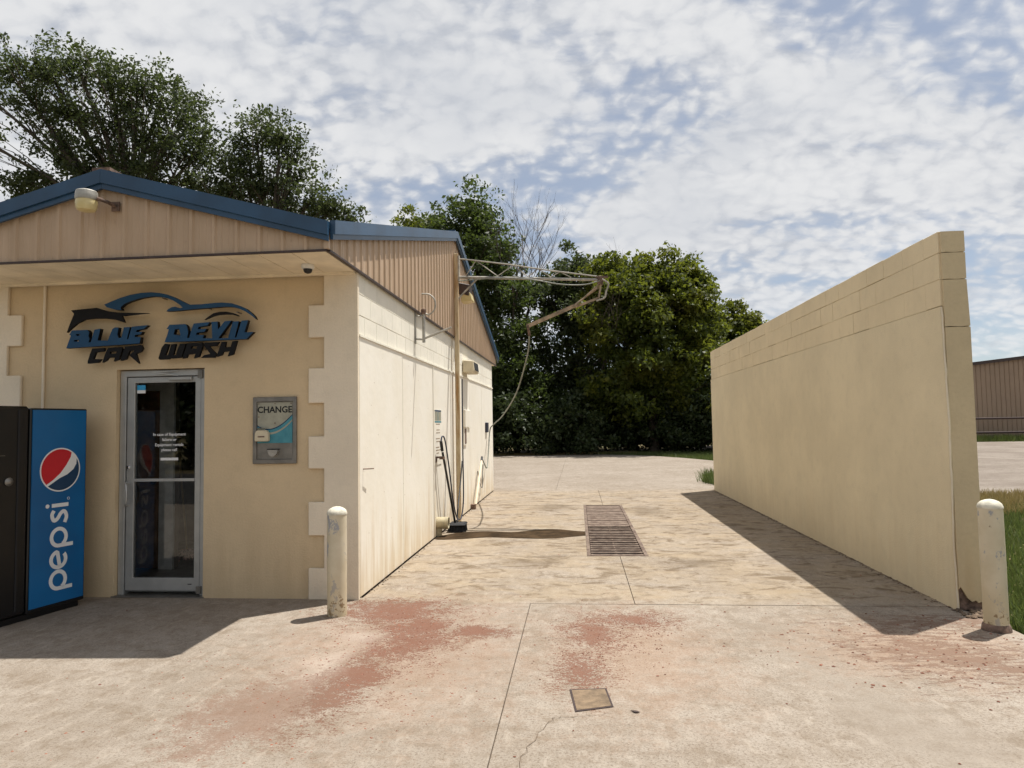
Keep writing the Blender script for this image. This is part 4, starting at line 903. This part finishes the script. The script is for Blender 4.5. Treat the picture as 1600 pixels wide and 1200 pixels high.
# dirt line along the wall foot
dl = MB()
for i in range(420):
    y = rgx.uniform(-.3, 9.8); x = W0 - .012 - abs(rgx.gauss(0, .035)); r_ = rgx.uniform(.004, .014)
    dl.lathe([(r_ * .6, 0), (r_, r_ * .3), (r_ * .2, r_ * .7)], (x, y, 0), 5)
for i in range(160):
    y = rgx.uniform(.1, 10); x = .012 + abs(rgx.gauss(0, .03)); r_ = rgx.uniform(.004, .012)
    dl.lathe([(r_ * .6, 0), (r_, r_ * .3), (r_ * .2, r_ * .7)], (x, y, 0), 5)
tag(dl.build('wall_foot_dirt', m_crack), 'thin line of dirt along the feet of both bay walls', 'dirt', kind='stuff')
# scattered crumbs of mud and dead leaves on the apron
cr = MB()
def scatter(n_, fx, fy, r0, r1):
    for i in range(n_):
        x, y, r_ = fx(), fy(), rgx.uniform(r0, r1)
        if not (-5 < x < 5.2 and -5 < y < 9.5): continue
        if GX0 - .02 < x < GX1 + .02 and GY0 - .02 < y < GY1 + .02: continue
        if x < .05 and y > -.06: continue
        a = rgx.uniform(0, 3.14); e_ = rgx.uniform(.4, 1)
        k = 5; P = [(x + r_ * math.cos(a + t * 6.283 / k) * (1 if t % 2 else e_), y + r_ * e_ * math.sin(a + t * 6.283 / k), 0) for t in range(k)]
        cr.add(P + [(x, y, r_ * rgx.uniform(.25, .6))], [(t, (t + 1) % k, k) for t in range(k)])
U = rgx.uniform; Gs = rgx.gauss
scatter(700, lambda: Gs(.68, .34), lambda: Gs(-.95, .5), .004, .011)
scatter(350, lambda: Gs(2.25, .28), lambda: Gs(-1.0, .45), .003, .009)
scatter(350, lambda: Gs(4.5, .6), lambda: Gs(-1.1, .5), .004, .014)
scatter(400, lambda: Gs(.3, .6), lambda: Gs(-2.1, .6), .004, .010)
scatter(160, lambda: U(-4, 5.1), lambda: U(-3.6, 9), .005, .014)
m_clod, g = mat('red_brown_crumbs'); g.out(g.mix(g.island(), (.13, .05, .03), (.30, .13, .08)), .95)
tag(cr.build('mud_crumbs', m_clod, fix=False), 'red brown mud crumbs scattered over the front concrete', 'mud', kind='stuff')
lf = MB().prism([[(0, 0), (.03, .012), (.055, .006), (.035, -.012)]], lambda a, b, d: (a, b, .002 + d + .1 * a * a), 0, .003).build('fallen_leaf', m_drip)
lf.location = (2.31, -2.37, 0); lf.rotation_euler.z = -.5
tag(lf, 'dark fallen leaf lying right of the square cover plate', 'leaf')

# ------------------------------------------------------------------ bollards
def bollard(x, y, h, label, tilt):
    t = empty('bollard', (x, y, 0), label, 'bollard', 'bollards at the bay entrance')
    r_ = .082
    pipe = MB().lathe([(r_, 0), (r_, h * .3), (r_ + .001, h * .6), (r_, h - .05)], (0, 0, 0), 28).build('pipe', m_boll, None, smooth=True, origin=(0, 0, 0))
    cap = MB().lathe([(r_ + .003, h - .052), (r_ + .004, h - .04), (r_ * .93, h - .016), (r_ * .7, h), (r_ * .35, h + .012), (.004, h + .016)], (0, 0, 0), 28).build('concrete_cap', m_bcap, None, smooth=True)
    for q in (pipe, cap): q.parent = t
    t.rotation_euler = tilt
    return t
bollard(-.015, -.53, .90, 'cream bollard with grey scuffs at the office corner', (0, 0, .4))
b2 = bollard(5.14, -.75, .955, 'chipped cream bollard with rusty foot beside the free-standing wall', (0, .0, 2.2))
col_ = MB().lathe([(.098, 0), (.094, .03), (.0835, .05)], (0, 0, 0), 24).build('foot_collar', m_rust, None, smooth=True); col_.parent = b2

# ================================================================== BEYOND THE LOT
fb_ = empty('metal_shed', (34, 46, 0), 'long tan ribbed metal shed across the gravel lot', 'building')
tp_ = lambda a: 5.05 + (a - 27.6) * .108
siding(24.0, 50.0, tp_, lambda a: gz, lambda a, b, d: (a, 42.6 - d, b), m_farmetal, fb_, .3, 4, rib=.04, name='siding_sheet')
MB().add([(24, 42.61, gz), (24, 62, gz), (24, 62, tp_(24)), (24, 42.61, tp_(24))], [(0, 1, 2, 3)]).build('end_wall', m_farmetal, fb_, fix=False)
MB().add([(23.8, 42.3, tp_(23.8) + .02), (50, 42.3, tp_(50) + .02), (50, 62, tp_(50) + .02), (23.8, 62, tp_(23.8) + .02)], [(0, 1, 2, 3)]).build('roof', m_farmetal, fb_, fix=False)
MB().bar((23.8, 42.42, tp_(23.8) - .06), (50, 42.42, tp_(50) - .06), .12, .2).build('roof_trim', m_drip, fb_)
fe = empty('pipe_fence', (30, 40.8, 0), 'dark rusty pipe rail fence in front of the metal shed', 'fence')
for z in (1.42, .52): MB().tube([(18, 40.8, z), (50, 40.8, z)], .065, 8).build('rail', m_pipe, fe)
for i in range(9): MB().tube([(19.0 + i * 3.9, 40.8, gz), (19.0 + i * 3.9, 40.8, 1.46)], .055, 8).build('post', m_pipe, fe)

# ------------------------------------------------------------------ vegetation
NR = np.random.default_rng(12)
def np_mesh(name, verts, faces_n, mat_, parent=None):
    """verts (N*k,3) arranged as N separate k-gons"""
    me = bpy.data.meshes.new(name); nv = len(verts); k = faces_n; nf = nv // k
    me.vertices.add(nv); me.vertices.foreach_set('co', verts.astype(np.float32).ravel())
    me.loops.add(nv); me.loops.foreach_set('vertex_index', np.arange(nv, dtype=np.int32))
    me.polygons.add(nf); me.polygons.foreach_set('loop_start', np.arange(0, nv, k, dtype=np.int32))
    me.polygons.foreach_set('loop_total', np.full(nf, k, np.int32))
    me.materials.append(mat_); me.update(calc_edges=True)
    ob = bpy.data.objects.new(name, me); COL.objects.link(ob)
    if parent is not None: ob.parent = parent
    return ob
def leaves(cent, size, upb=.35, aspect=.55):
    n_ = len(cent); d = NR.normal(size=(n_, 3)); d /= np.linalg.norm(d, axis=1)[:, None]
    nn = NR.normal(size=(n_, 3)); nn[:, 2] += upb * 2; nn /= np.linalg.norm(nn, axis=1)[:, None]
    a = d - nn * (d * nn).sum(1)[:, None]; a /= np.linalg.norm(a, axis=1)[:, None] + 1e-9
    b = np.cross(nn, a); s = size * NR.uniform(.6, 1.25, n_)[:, None]
    fold = nn * s * .12
    return np.stack([cent - a * s * .5, cent + b * s * aspect * .5 + fold, cent + a * s * .5, cent - b * s * aspect * .5 + fold], 1).reshape(-1, 3)
def tree(name, label, base, trunk, lobes, leaf, mat_, seed, clump=.55, per=70, r0=.22, group='trees behind the car wash', lean=(0, 0), shell=.5, dead=0):
    global NR
    NR = np.random.default_rng(seed); rg = random.Random(seed)
    t = empty(name, (base[0], base[1], gz), label, 'tree', group)
    if base[1] > 25: lobes = [(a_, b_ - .8, c_, d_, e_ * 1.6, f_, n_) for a_, b_, c_, d_, e_, f_, n_ in lobes]
    B = Vector((0, 0, 0)); tr = MB(); top = Vector((lean[0], lean[1], trunk))
    spine = curve([B, Vector((lean[0] * .3 + rg.uniform(-.2, .2), lean[1] * .3, trunk * .4)), top * .75 + Vector((rg.uniform(-.2, .2), 0, 0)), top], 12)
    tr.tube([tuple(q) for q in spine], [r0 * (1 - .62 * i / (len(spine) - 1)) for i in range(len(spine))], 9)
    cents = []
    for (cx, cy, cz, rx, ry, rz, n_) in lobes:
        C_ = Vector((cx, cy, cz)); k = min(range(len(spine)), key=lambda i: abs(spine[i].z - max(trunk * .35, min(trunk, cz * .72))))
        S_ = spine[k]; md = (S_ + C_) / 2 + Vector((rg.uniform(-.3, .3), rg.uniform(-.3, .3), rg.uniform(-.2, .5)))
        limb = curve([S_, md, C_], 8); rl = r0 * .42
        tr.tube([tuple(q) for q in limb], [rl * (1 - .75 * i / (len(limb) - 1)) for i in range(len(limb))], 6)
        for i in range(n_):
            d = Vector((rg.gauss(0, 1), rg.gauss(0, 1), rg.gauss(0, 1))).normalized(); r_ = (shell + (1 - shell) * rg.random()) * rg.uniform(.85, 1.08)
            if rg.random() < .10: r_ = rg.uniform(1.1, 1.42)
            q = C_ + Vector((d.x * rx, d.y * ry, d.z * rz)) * r_
            if q.z < .25: q.z = .25 + rg.random() * .4
            cents.append(q)
            if i % 3 == 0:
                a = limb[rg.randrange(2, len(limb))]; m2 = (a + q) / 2 + Vector((rg.uniform(-.2, .2), rg.uniform(-.2, .2), rg.uniform(-.1, .3)))
                tr.tube([tuple(a), tuple(m2), tuple(q)], [.035, .022, .008], 4, False)
    for i in range(dead):
        q = spine[-1]; d = Vector((rg.uniform(-.5, .5), rg.uniform(-.5, .5), 1)).normalized()
        tr.tube([tuple(q), tuple(q + d * 1.5), tuple(q + d * 3 + Vector((rg.uniform(-.4, .4), 0, 0)))], [.05, .03, .01], 4, False)
    o_ = tr.build('trunk', m_bark, None, smooth=True, fix=False); o_.parent = t
    cents = np.array([tuple(q) for q in cents]); nc = len(cents)
    cr_ = clump * NR.uniform(.6, 1.35, nc); cnt = (per * NR.uniform(.6, 1.4, nc)).astype(int)
    idx = np.repeat(np.arange(nc), cnt); dd = NR.normal(size=(len(idx), 3)); dd /= np.linalg.norm(dd, axis=1)[:, None]
    rad = cr_[idx] * NR.uniform(0, 1, len(idx)) ** .45
    P = cents[idx] + dd * rad[:, None] * np.array([1.15, 1.15, .75]); P = P[P[:, 2] > .05]
    np_mesh('crown', leaves(P, leaf), 4, mat_, t)
    return t
def bare_tree(name, label, base, h, seed, group):
    rg = random.Random(seed); t = empty(name, (base[0], base[1], gz), label, 'tree', group); tr = MB()
    def grow(p, d, L, r_, lv):
        pts = [p]; q = p; dd = d
        for i in range(3):
            dd = (dd + Vector((rg.uniform(-.13, .13), rg.uniform(-.13, .13), .05))).normalized(); q = q + dd * L / 3; pts.append(q)
        tr.tube([tuple(a) for a in pts], [r_, r_ * .85, r_ * .7, r_ * .55], 6 if lv < 2 else 4, False)
        if lv >= 6 or r_ < .006: return
        for i in range(3 if lv < 5 else 2):
            a = pts[rg.choice((1, 2, 3, 3))]; nd = (dd + Vector((rg.gauss(0, .42), rg.gauss(0, .42), rg.uniform(-.05, .3)))).normalized()
            grow(a, nd, L * rg.uniform(.58, .82), r_ * rg.uniform(.45, .62), lv + 1)
    grow(Vector((0, 0, 0)), Vector((.16, 0, 1)), h * .42, .2, 0)
    o_ = tr.build('branches', m_twig, None, fix=False); o_.parent = t
    return t
GB = 'trees behind the car wash'
tree('elm_tree', 'big dark spreading tree above the office roof, at the far left', (-14.2, 18.5), 9.5,
     [(-5.83, 0, 15.85, 1.23, 1.39, 1.02, 29), (-4.42, 0, 16.02, 1.23, 1.38, 1.01, 29), (-3.06, 0, 15.83, 1.22, 1.38, 1.01, 29), (-1.71, 0, 15.4, 1.21, 1.37, 1.0, 29), (-0.56, 0, 15.0, 1.21, 1.36, 1.0, 29), (0.49, 0, 14.62, 1.2, 1.36, 0.99, 28), (1.34, 0, 13.55, 1.19, 1.35, 0.99, 28), (1.9, 0, 12.39, 1.19, 1.34, 0.98, 28), (-4.7, 0, 14.3, 1.22, 1.38, 1.01, 29), (-3.02, 0, 14.02, 1.21, 1.37, 1.0, 29), (-1.41, 0, 13.59, 1.21, 1.36, 1.0, 29), (0.12, 0, 13.07, 1.2, 1.36, 0.99, 28), (1.31, 0, 11.66, 1.19, 1.35, 0.98, 28), (-3.72, 0, 12.56, 1.09, 1.23, 0.9, 26), (-1.98, 0, 12.34, 1.21, 1.36, 1.0, 29), (-0.33, 0, 11.67, 1.2, 1.35, 0.99, 28), (-5.5, 0, 11.32, 0.73, 0.83, 0.6, 17), (-4.36, 0, 11.44, 0.73, 0.82, 0.6, 17), (-2.76, 0, 11.36, 1.09, 1.23, 0.9, 26), (-1.43, 0, 11.17, 1.08, 1.22, 0.89, 25), (-7.2, 0, 15.36, 1.24, 1.4, 1.02, 29), (-7.42, 0, 13.54, 1.23, 1.39, 1.02, 29)], .165, m_leaf1, 31, .50, 50, .34, lean=(-.8, 0), shell=.25, dead=3)
tree('elm_tree', 'rounded dark tree behind the office roof, lower than its left neighbour', (-8.9, 18.8), 7.0,
     [(-1.19, 0, 13.02, 1.08, 1.22, 0.89, 25), (-0.21, 0, 12.66, 1.08, 1.22, 0.89, 25), (-1.91, 0, 12.17, 0.97, 1.1, 0.8, 23), (0.22, 0, 11.38, 1.07, 1.21, 0.89, 25), (-0.87, 0, 11.19, 1.08, 1.22, 0.89, 25), (-2.47, 0, 11.12, 1.19, 1.35, 0.98, 28), (0.81, 0, 10.36, 0.96, 1.09, 0.79, 23), (-0.16, 0, 10.15, 1.07, 1.21, 0.88, 25), (1.74, 0, 9.82, 0.8, 0.9, 0.66, 19), (2.44, 0, 9.52, 0.64, 0.72, 0.53, 15), (-3.11, 0, 10.85, 1.08, 1.23, 0.9, 25), (-1.69, 0, 10.27, 1.08, 1.22, 0.89, 25)], .16, m_leaf1, 32, .46, 52, .24, lean=(-.5, 0), shell=.25)
bare_tree('dead_tree', 'thin dead branches poking up between the two left trees', (-12.0, 19.5), 10.6, 8, GB)
tree('maple_tree', 'yellow green tree top showing just over the blue side roof', (-8.2, 40), 9,
     [(0, 0, 14.3, 1.7, 1.6, 1.4, 70), (.4, 0, 12.3, 2.3, 2, 1.6, 70), (1.6, 0, 13.2, 1.2, 1.2, 1.2, 30)], .26, m_leaf3, 33, .6, 60, .3)
tree('elm_tree', 'tall grey-green tree directly behind the side gable peak', (-3.4, 32), 9.5,
     [(-.3, 0, 13.0, 1.5, 1.5, 1.5, 60), (-1.9, 0, 12.0, 1.0, 1.3, 1.6, 40), (.9, 0, 11.4, 1.4, 1.5, 1.5, 55), (-1.0, 0, 10.2, 2.3, 2, 1.6, 80), (1.5, 0, 8.8, 1.6, 2, 1.4, 52), (-.5, 0, 7.6, 2.6, 2.2, 1.8, 76), (2.6, 0, 6.2, 1.6, 1.8, 1.2, 40), (1.2, 0, 4.6, 2.4, 2, 1.6, 80), (3.0, 0, 3.0, 2, 1.8, 1.6, 70), (.5, 0, 2.2, 2.2, 1.8, 1.6, 60)], .24, m_leaf2, 34, .6, 65, .3)
bare_tree('dead_tree', 'leafless grey tree rising above the boom', (-1.5, 33.6), 11.8, 4, GB)
bare_tree('dead_tree', 'smaller leafless grey tree right of the boom tip', (.9, 34.0), 10.6, 15, GB)
tree('elm_tree', 'dark rounded tree behind the boom tip', (2.2, 34.5), 7,
     [(0, 0, 10.2, 1.7, 1.6, 1.2, 65), (1.4, 0, 9.4, 1.3, 1.4, 1.1, 40), (-1.6, 0, 9.2, 1.2, 1.4, 1.2, 40), (.2, 0, 8, 2.6, 2, 1.5, 80), (-.4, 0, 5.6, 2.9, 2, 1.8, 90), (.8, 0, 3.2, 3, 2, 1.8, 80)], .25, m_leaf1, 35, .58, 65, .3)
tree('maple_tree', 'broad yellow green maple at the back of the lot', (6.1, 31), 6,
     [(-2.9, 0, 9.4, .5, .6, .9, 18), (-1.9, 0, 9.7, .5, .6, .8, 18), (-.4, 0, 9.6, .5, .6, .8, 18), (.8, 0, 9.9, .55, .6, .9, 20), (1.7, 0, 9.4, .5, .6, .8, 16), (2.5, 0, 8.5, .5, .6, .7, 14), (-.9, 0, 8.7, 1.4, 1.6, 1.0, 54), (1.0, 0, 8.6, 1.2, 1.5, 1.1, 44), (-2.3, 0, 8.4, 1.0, 1.3, 1.0, 36), (2.2, 0, 7.6, 1.2, 1.4, 1.3, 46), (0, -.4, 7.2, 2.6, 2, 1.5, 95), (-2.3, 0, 6.2, 1.7, 1.8, 1.7, 75), (2.2, 0, 5.4, 1.5, 1.8, 1.6, 66), (0, -.5, 4.8, 2.8, 2, 1.7, 90), (-2, 0, 3.2, 2, 1.8, 1.6, 60), (2.0, 0, 2.8, 1.9, 1.8, 1.6, 60)], .26, m_leaf3, 36, .58, 65, .28)
tree('maple_tree', 'small bright yellow green tree behind the far end of the bay wall', (10.6, 34), 4.5,
     [(-1.0, 0, 7.4, .45, .5, .7, 14), (.2, 0, 7.7, .45, .5, .7, 14), (1.1, 0, 7.3, .4, .5, .6, 12), (-.2, 0, 6.8, 1.1, 1.2, .8, 40), (.9, 0, 6.5, 1.0, 1.1, .9, 34), (-1.3, 0, 6.3, 1.0, 1.2, .9, 34), (0, 0, 5.3, 2.0, 1.6, 1.3, 66), (-1.6, 0, 4.0, 1.6, 1.5, 1.4, 46), (1, 0, 3.4, 1.8, 1.5, 1.4, 50), (-.5, 0, 1.8, 2.4, 1.5, 1.4, 50)], .25, m_leaf3, 37, .55, 60, .2)
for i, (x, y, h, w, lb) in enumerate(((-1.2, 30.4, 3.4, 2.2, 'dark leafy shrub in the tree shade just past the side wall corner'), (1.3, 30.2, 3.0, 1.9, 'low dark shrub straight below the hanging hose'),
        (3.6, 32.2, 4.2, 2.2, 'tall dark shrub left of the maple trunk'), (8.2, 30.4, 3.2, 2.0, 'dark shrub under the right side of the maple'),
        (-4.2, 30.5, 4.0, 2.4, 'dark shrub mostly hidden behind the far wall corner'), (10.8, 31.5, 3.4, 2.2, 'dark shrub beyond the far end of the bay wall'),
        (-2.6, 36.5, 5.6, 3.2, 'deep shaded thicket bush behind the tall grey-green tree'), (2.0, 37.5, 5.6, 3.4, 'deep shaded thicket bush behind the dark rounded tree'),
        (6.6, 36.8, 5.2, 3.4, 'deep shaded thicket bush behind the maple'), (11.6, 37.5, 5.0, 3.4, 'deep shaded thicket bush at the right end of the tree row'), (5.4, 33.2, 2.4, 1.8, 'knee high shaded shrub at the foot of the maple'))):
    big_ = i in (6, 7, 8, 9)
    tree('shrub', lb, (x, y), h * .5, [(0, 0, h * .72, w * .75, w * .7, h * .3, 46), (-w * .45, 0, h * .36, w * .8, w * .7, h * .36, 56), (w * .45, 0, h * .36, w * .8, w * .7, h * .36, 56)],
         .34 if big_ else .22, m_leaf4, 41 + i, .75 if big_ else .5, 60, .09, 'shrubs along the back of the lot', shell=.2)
for x, y, lb in ((-28, -22, 'added dark tree out of view, leftmost of those mirrored in the door glass'), (-21, -23, 'added dark tree out of view, middle of those mirrored in the door glass'), (-14.5, -22, 'added dark tree out of view, rightmost of those mirrored in the door glass')):  # unseen trees, added only to darken what the door glass mirrors
    tree('added_tree', lb, (x, y), 3.5, [(0, 0, 5.2, 3.2, 2.2, 2.2, 60), (-2, 0, 2.6, 2.6, 2, 2.2, 60), (2, 0, 2.6, 2.6, 2, 2.2, 60)], .45, m_leaf4, int(90 + x), .9, 40, .2, 'added trees behind the camera')
# grass
def grass(name, n_, fx, hmin, hmax, mat_, seed, label=None):
    rn = np.random.default_rng(seed); xy = fx(rn, n_); n_ = len(xy)
    h = rn.uniform(hmin, hmax, n_); a = rn.uniform(0, 6.28, n_); w = rn.uniform(.004, .009, n_) * (1 + h * 3); ln = rn.normal(0, .35, (n_, 2)) * h[:, None]
    b0 = np.c_[xy[:, 0] - np.cos(a) * w, xy[:, 1] - np.sin(a) * w, np.full(n_, gz)]; b1 = np.c_[xy[:, 0] + np.cos(a) * w, xy[:, 1] + np.sin(a) * w, np.full(n_, gz)]
    tp = np.c_[xy[:, 0] + ln[:, 0], xy[:, 1] + ln[:, 1], gz + h]
    o_ = np_mesh(name, np.stack([b0, b1, tp], 1).reshape(-1, 3), 3, mat_)
    tag(o_, label, 'grass', kind='stuff'); return o_
def f_side(rn, n_):
    x = 5.42 + rn.random(n_) ** 1.3 * 5.5; y = rn.uniform(-1.5, 8.2, n_); ok = (y < 7.4 + rn.normal(0, .5, n_)); return np.c_[x, y][ok]
grass('grass', 60000, f_side, .05, .15, m_grass, 1, 'short green grass strip beside the right bollard and bay wall')
grass('dry_grass', 30000, lambda rn, n_: np.c_[rn.uniform(5.5, 14, n_), rn.uniform(6.2, 9.4, n_)], .06, .2, m_drygrass, 2, 'dry yellow grass between the green strip and the gravel lot')
def f_back(rn, n_):
    y = rn.uniform(17, 30, n_); x = rn.uniform(3, 13, n_)
    ex = np.interp(y, [q[1] for q in EDGE], [q[0] for q in EDGE]); return np.c_[x, y][(x > ex + .05) | (y > 28.1)]
grass('grass', 45000, f_back, .10, .26, m_grass, 3, 'green grass edging the concrete below the maple')
grass('dry_grass', 26000, lambda rn, n_: np.c_[rn.uniform(-9, 5, n_), rn.uniform(28.7, 30.5, n_)], .08, .2, m_drygrass, 4, 'shaded dry grass along the far edge of the concrete')
grass('grass', 14000, lambda rn, n_: np.c_[rn.uniform(20, 45, n_), rn.normal(41.2, .5, n_)], .25, .6, m_grass, 6, 'taller grass along the pipe fence by the metal shed')
tf = grass('grass_tuft', 900, lambda rn, n_: np.c_[rn.normal(5.50, .10, n_), rn.normal(12.0, .35, n_)], .25, .5, m_grass, 5)
del tf['kind']; tag(tf, 'green grass tuft at the far foot of the bay wall', 'grass tuft')
